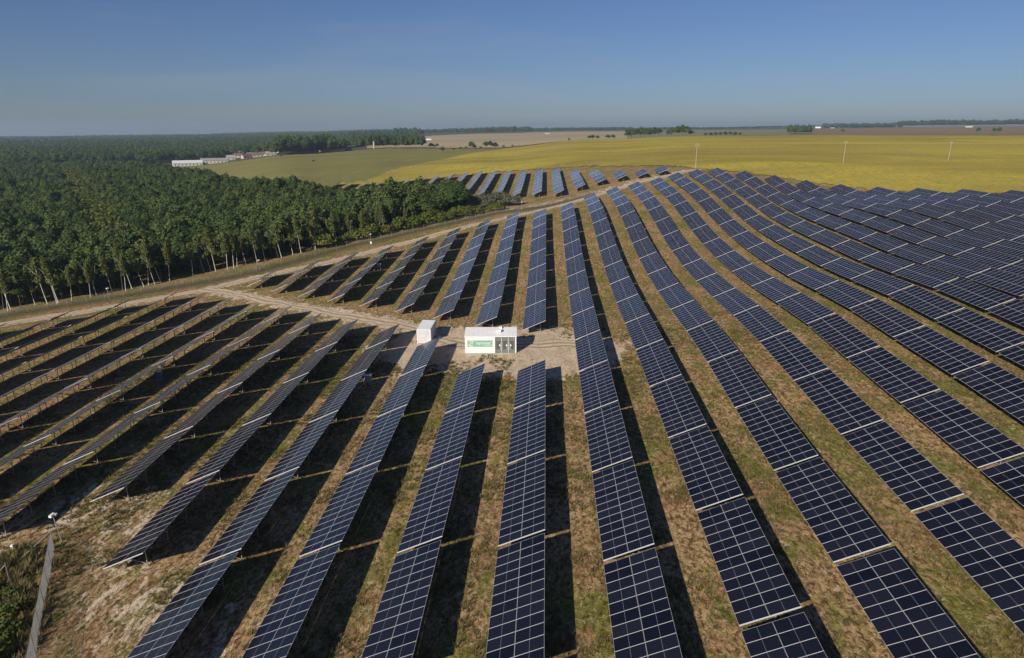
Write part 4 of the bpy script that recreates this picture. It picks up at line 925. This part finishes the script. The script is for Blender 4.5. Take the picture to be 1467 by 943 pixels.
strip(1130, 1650, 1163, 1650, 50, 7, 1.6, 2.1, 0.3); strip(905, 3600, 1180, 3800, 150, 24, 3, 1.2); strip(1180, 3000, 1290, 3000, 100, 22, 3, 1.3); strip(1285, 3650, 1500, 3650, 250, 22, 3, 2.6); strip(1180, 5000, 1560, 5000, 200, 34, 5, 2.4)
strip(-160, 1012, 50, 1015, 20, 6, 1.1, 1.0, 0.7)
PX, PY, PK, PS, PZ = map(np.concatenate, (PX, PY, PK, PS, PZ))
ok = np.ones(len(PX), bool)
VIL = []
vr = random.Random(9)
for (u, r, w_, d_, h_, rf, wl) in [(263, 1015, 36, 14, 7.5, 'roofgrey', 'wallcream'), (302, 1030, 34, 13, 7, 'roofgrey', 'wallcream'), (327, 1080, 12, 10, 6, 'roofgrey', 'wallcream'), (338, 1150, 12, 9, 6, 'roofred', 'wallcream'), (350, 1075, 14, 9, 5, 'roofred', 'wallcream'), (358, 1120, 16, 10, 5.5, 'roofbrown', 'wallcream'), (367, 1068, 15, 10, 5, 'roofbrown', 'wallcream'),
        (376, 1085, 16, 9, 5, 'roofred', 'wallcream'), (384, 1062, 12, 8, 5, 'roofgrey', 'wallcream'), (389, 1110, 9, 8, 8, 'roofred', 'wallcream'), (342, 1230, 12, 9, 7, 'roofred', 'wallcream'), (375, 1240, 10, 9, 7, 'roofred', 'wallcream'), (434, 1180, 12, 10, 7, 'roofred', 'wallcream'), (463, 1190, 15, 9, 7, 'roofgrey', 'wallcream'), (393, 1300, 16, 9, 7, 'roofbrown', 'wallcream'), (498, 1120, 10, 8, 6, 'roofgrey', 'wallcream')]:
    VIL.append((u, r, w_, d_, h_, rf, wl))
    x, y = ar(u, r); ok &= ~((np.hypot(PX - x, PY - y) < w_*0.6 + 6) | ((np.abs(np.arctan2(PX - XC, PY) - az_of(u)) < (w_*0.5)/r) & (np.hypot(PX - XC, PY) < r) & (np.hypot(PX - XC, PY) > r - 90)))
PX, PY, PK, PS, PZ = PX[ok], PY[ok], PK[ok], PS[ok], PZ[ok]
scatter_object('distant_forest', PX, PY, TZ(PX, PY) - 0.5, PK, PS, PZ, 'hazy dark forest and tree lines out to the horizon')
print('FAR', len(PX))
def house(i, u, r, w_, d_, h_, rf, wl):
    x, y = ar(u, r); long_ = w_ > 30
    lab = ('long white farm shed with a pale roof at the left end of the village' if i == 0 else 'long white farm shed with a grey roof, second from the village left end' if i == 1 else
           'small %s roofed village house, %s house from left' % ({'roofgrey': 'grey', 'roofred': 'red', 'roofbrown': 'brown'}[rf], ordn(i - 1)))
    t = thing('farm_shed' if long_ else 'village_house', lab, 'shed' if long_ else 'house', (x, y, tz(x, y) - 0.5), -az_of(u) + (0.08 if long_ else vr.uniform(-0.6, 0.6)), None if long_ else 'village houses by the olive field')
    mb = MB(); mb.box((0, 0, h_*0.32), (w_/2, d_/2, h_*0.34)); a = h_*0.66; rg = h_ + (0.5 if long_ else 1.5)
    mb.v += [(-w_/2, -d_/2, a), (-w_/2, d_/2, a), (-w_/2, 0, rg), (w_/2, -d_/2, a), (w_/2, d_/2, a), (w_/2, 0, rg)]; k = len(mb.v) - 6
    mb.f += [(k, k+2, k+1), (k+3, k+4, k+5)]; mb.m += [0, 0]; mb.uv += [(0, 0)]*6; mb.sh += [0]*6; link('wall', mb.mesh('wall', [M['shedwall'] if long_ else M[wl]]), t)
    mb = MB()
    for s in (-1, 1): mb.bar((0, s*(d_/2 + 0.4), a - 0.1), (0, 0, rg + 0.15), w_ + 1.0, 0.2)
    rfo = link('roof', mb.mesh('roof', [M['white2'] if i == 0 else M[rf]]), t)
    if not long_: mb = MB(); mb.box((w_*0.2, 0.8, rg + 0.3), (0.4, 0.4, 0.9)); link('chimney', mb.mesh('chimney', [M['roofbrown']]), rfo)
    n = max(2, int(w_ / 4.5))
    for q in range(n):
        mb = MB(); mb.box((-w_/2 + w_*(q + 0.5)/n, -d_/2 - 0.03, h_*0.36), (0.7, 0.06, 0.7)); link('window', mb.mesh('window', [M['window']]), t)
for i, q in enumerate(sorted(VIL, key=lambda v: v[0])): house(i, *q)
for i, (u, r, w_, h_) in enumerate([(1172, 3300, 22, 9), (1193, 3350, 18, 10), (1388, 2900, 22, 6), (614, 1900, 16, 7), (785, 2500, 20, 5)]):
    x, y = ar(u, r); t = thing('farmhouse', 'tiny white farmhouse on the horizon fields, %s of five from left' % ordn([3, 4, 5, 1, 2][i]), 'house', (x, y, tz(x, y) - 0.3), -az_of(u), 'farmhouses on the horizon')
    mb = MB(); mb.box((0, 0, h_*0.35), (w_/2, 5, h_*0.36)); link('wall', mb.mesh('wall', [M['white']]), t); mb = MB()
    for s in (-1, 1): mb.bar((0, s*5.5, h_*0.66), (0, 0, h_*1.1), w_ + 1, 0.3)
    link('roof', mb.mesh('roof', [M['roofgrey']]), t)
x, y = ar(535, 1074); t = thing('silo_tower', 'thin pale tower standing in the tree belt beyond the olive field', 'tower', (x, y, tz(x, y) - 0.5))
mb = MB(); mb.tube([(0, 0, 0), (0, 0, 11)], [1.3, 1.2], 12); link('shaft', mb.mesh('shaft', [M['wallcream']]), t); mb = MB(); mb.tube([(0, 0, 11), (0, 0, 12.5)], [1.4, 0.3], 12); link('cap', mb.mesh('cap', [M['roofgrey']]), t)
# field trees beyond the solar farm
ft = random.Random(31); FT = []
for (u, r, h) in [(634, 800, 6.5), (660, 870, 4), (675, 872, 10), (680, 878, 6), (697, 900, 9), (703, 900, 10), (710, 905, 8), (650, 840, 4), (668, 880, 4), (689, 890, 3.5), (722, 930, 4), (735, 950, 3.5), (617, 1120, 8), (621, 1120, 6), (626, 1120, 7),
                  (568, 1090, 14), (845, 1000, 6), (850, 1002, 7), (857, 1004, 6), (872, 1010, 7), (879, 1010, 7), (900, 1015, 13), (906, 1018, 15), (913, 1015, 14), (919, 1020, 16), (926, 1015, 14), (932, 1018, 13), (938, 1020, 14), (945, 1015, 13), (958, 1022, 11), (963, 1020, 13), (972, 1018, 15), (979, 1020, 16), (984, 1018, 14), (991, 1022, 8),
                  (1012, 1030, 5), (1019, 1030, 5.5), (1026, 1030, 6), (1033, 1030, 6), (1040, 1030, 6.5), (1047, 1030, 6.5), (1054, 1030, 6), (1061, 1030, 5), (1402, 1700, 12), (1425, 1720, 11), (1432, 1740, 12), (816, 1000, 4), (1208, 1850, 9), (400, 905, 3), (446, 700, 2.5)]:
    FT.append((u, r, h))
FT.sort()
for i, (u, r, h) in enumerate(FT):
    x, y = ar(u, r); s = h / 9.5; wide = 1.25 if h > 9 else 1.7
    tree('broad%d' % ft.randrange(4), x, y, s*wide, ft.uniform(0, 6), 'lone dark green tree in the fields beyond the solar farm, %s from left' % ordn(i+1), 'tree', 'field trees beyond the solar farm', 1/wide * 1.05, name='field_tree')

# ------------------------------------------------------------------ air
def haze():
    mb = MB(); mb.box((0, 4000, 20), (9800, 6200, 110)); me = mb.mesh('haze', []); o = link('haze', me)
    m = bpy.data.materials.new('haze'); m.use_nodes = True; n = m.node_tree; n.nodes.remove(n.nodes['Principled BSDF'])
    v = n.nodes.new('ShaderNodeVolumePrincipled'); v.inputs['Density'].default_value = HAZE; v.inputs['Color'].default_value = (0.62, 0.80, 1.0, 1); v.inputs['Anisotropy'].default_value = 0.2
    n.links.new(v.outputs[0], n.nodes['Material Output'].inputs['Volume']); me.materials.append(m); tag(o, 'thin blue summer haze over the fields', 'haze', kind='stuff')
haze()
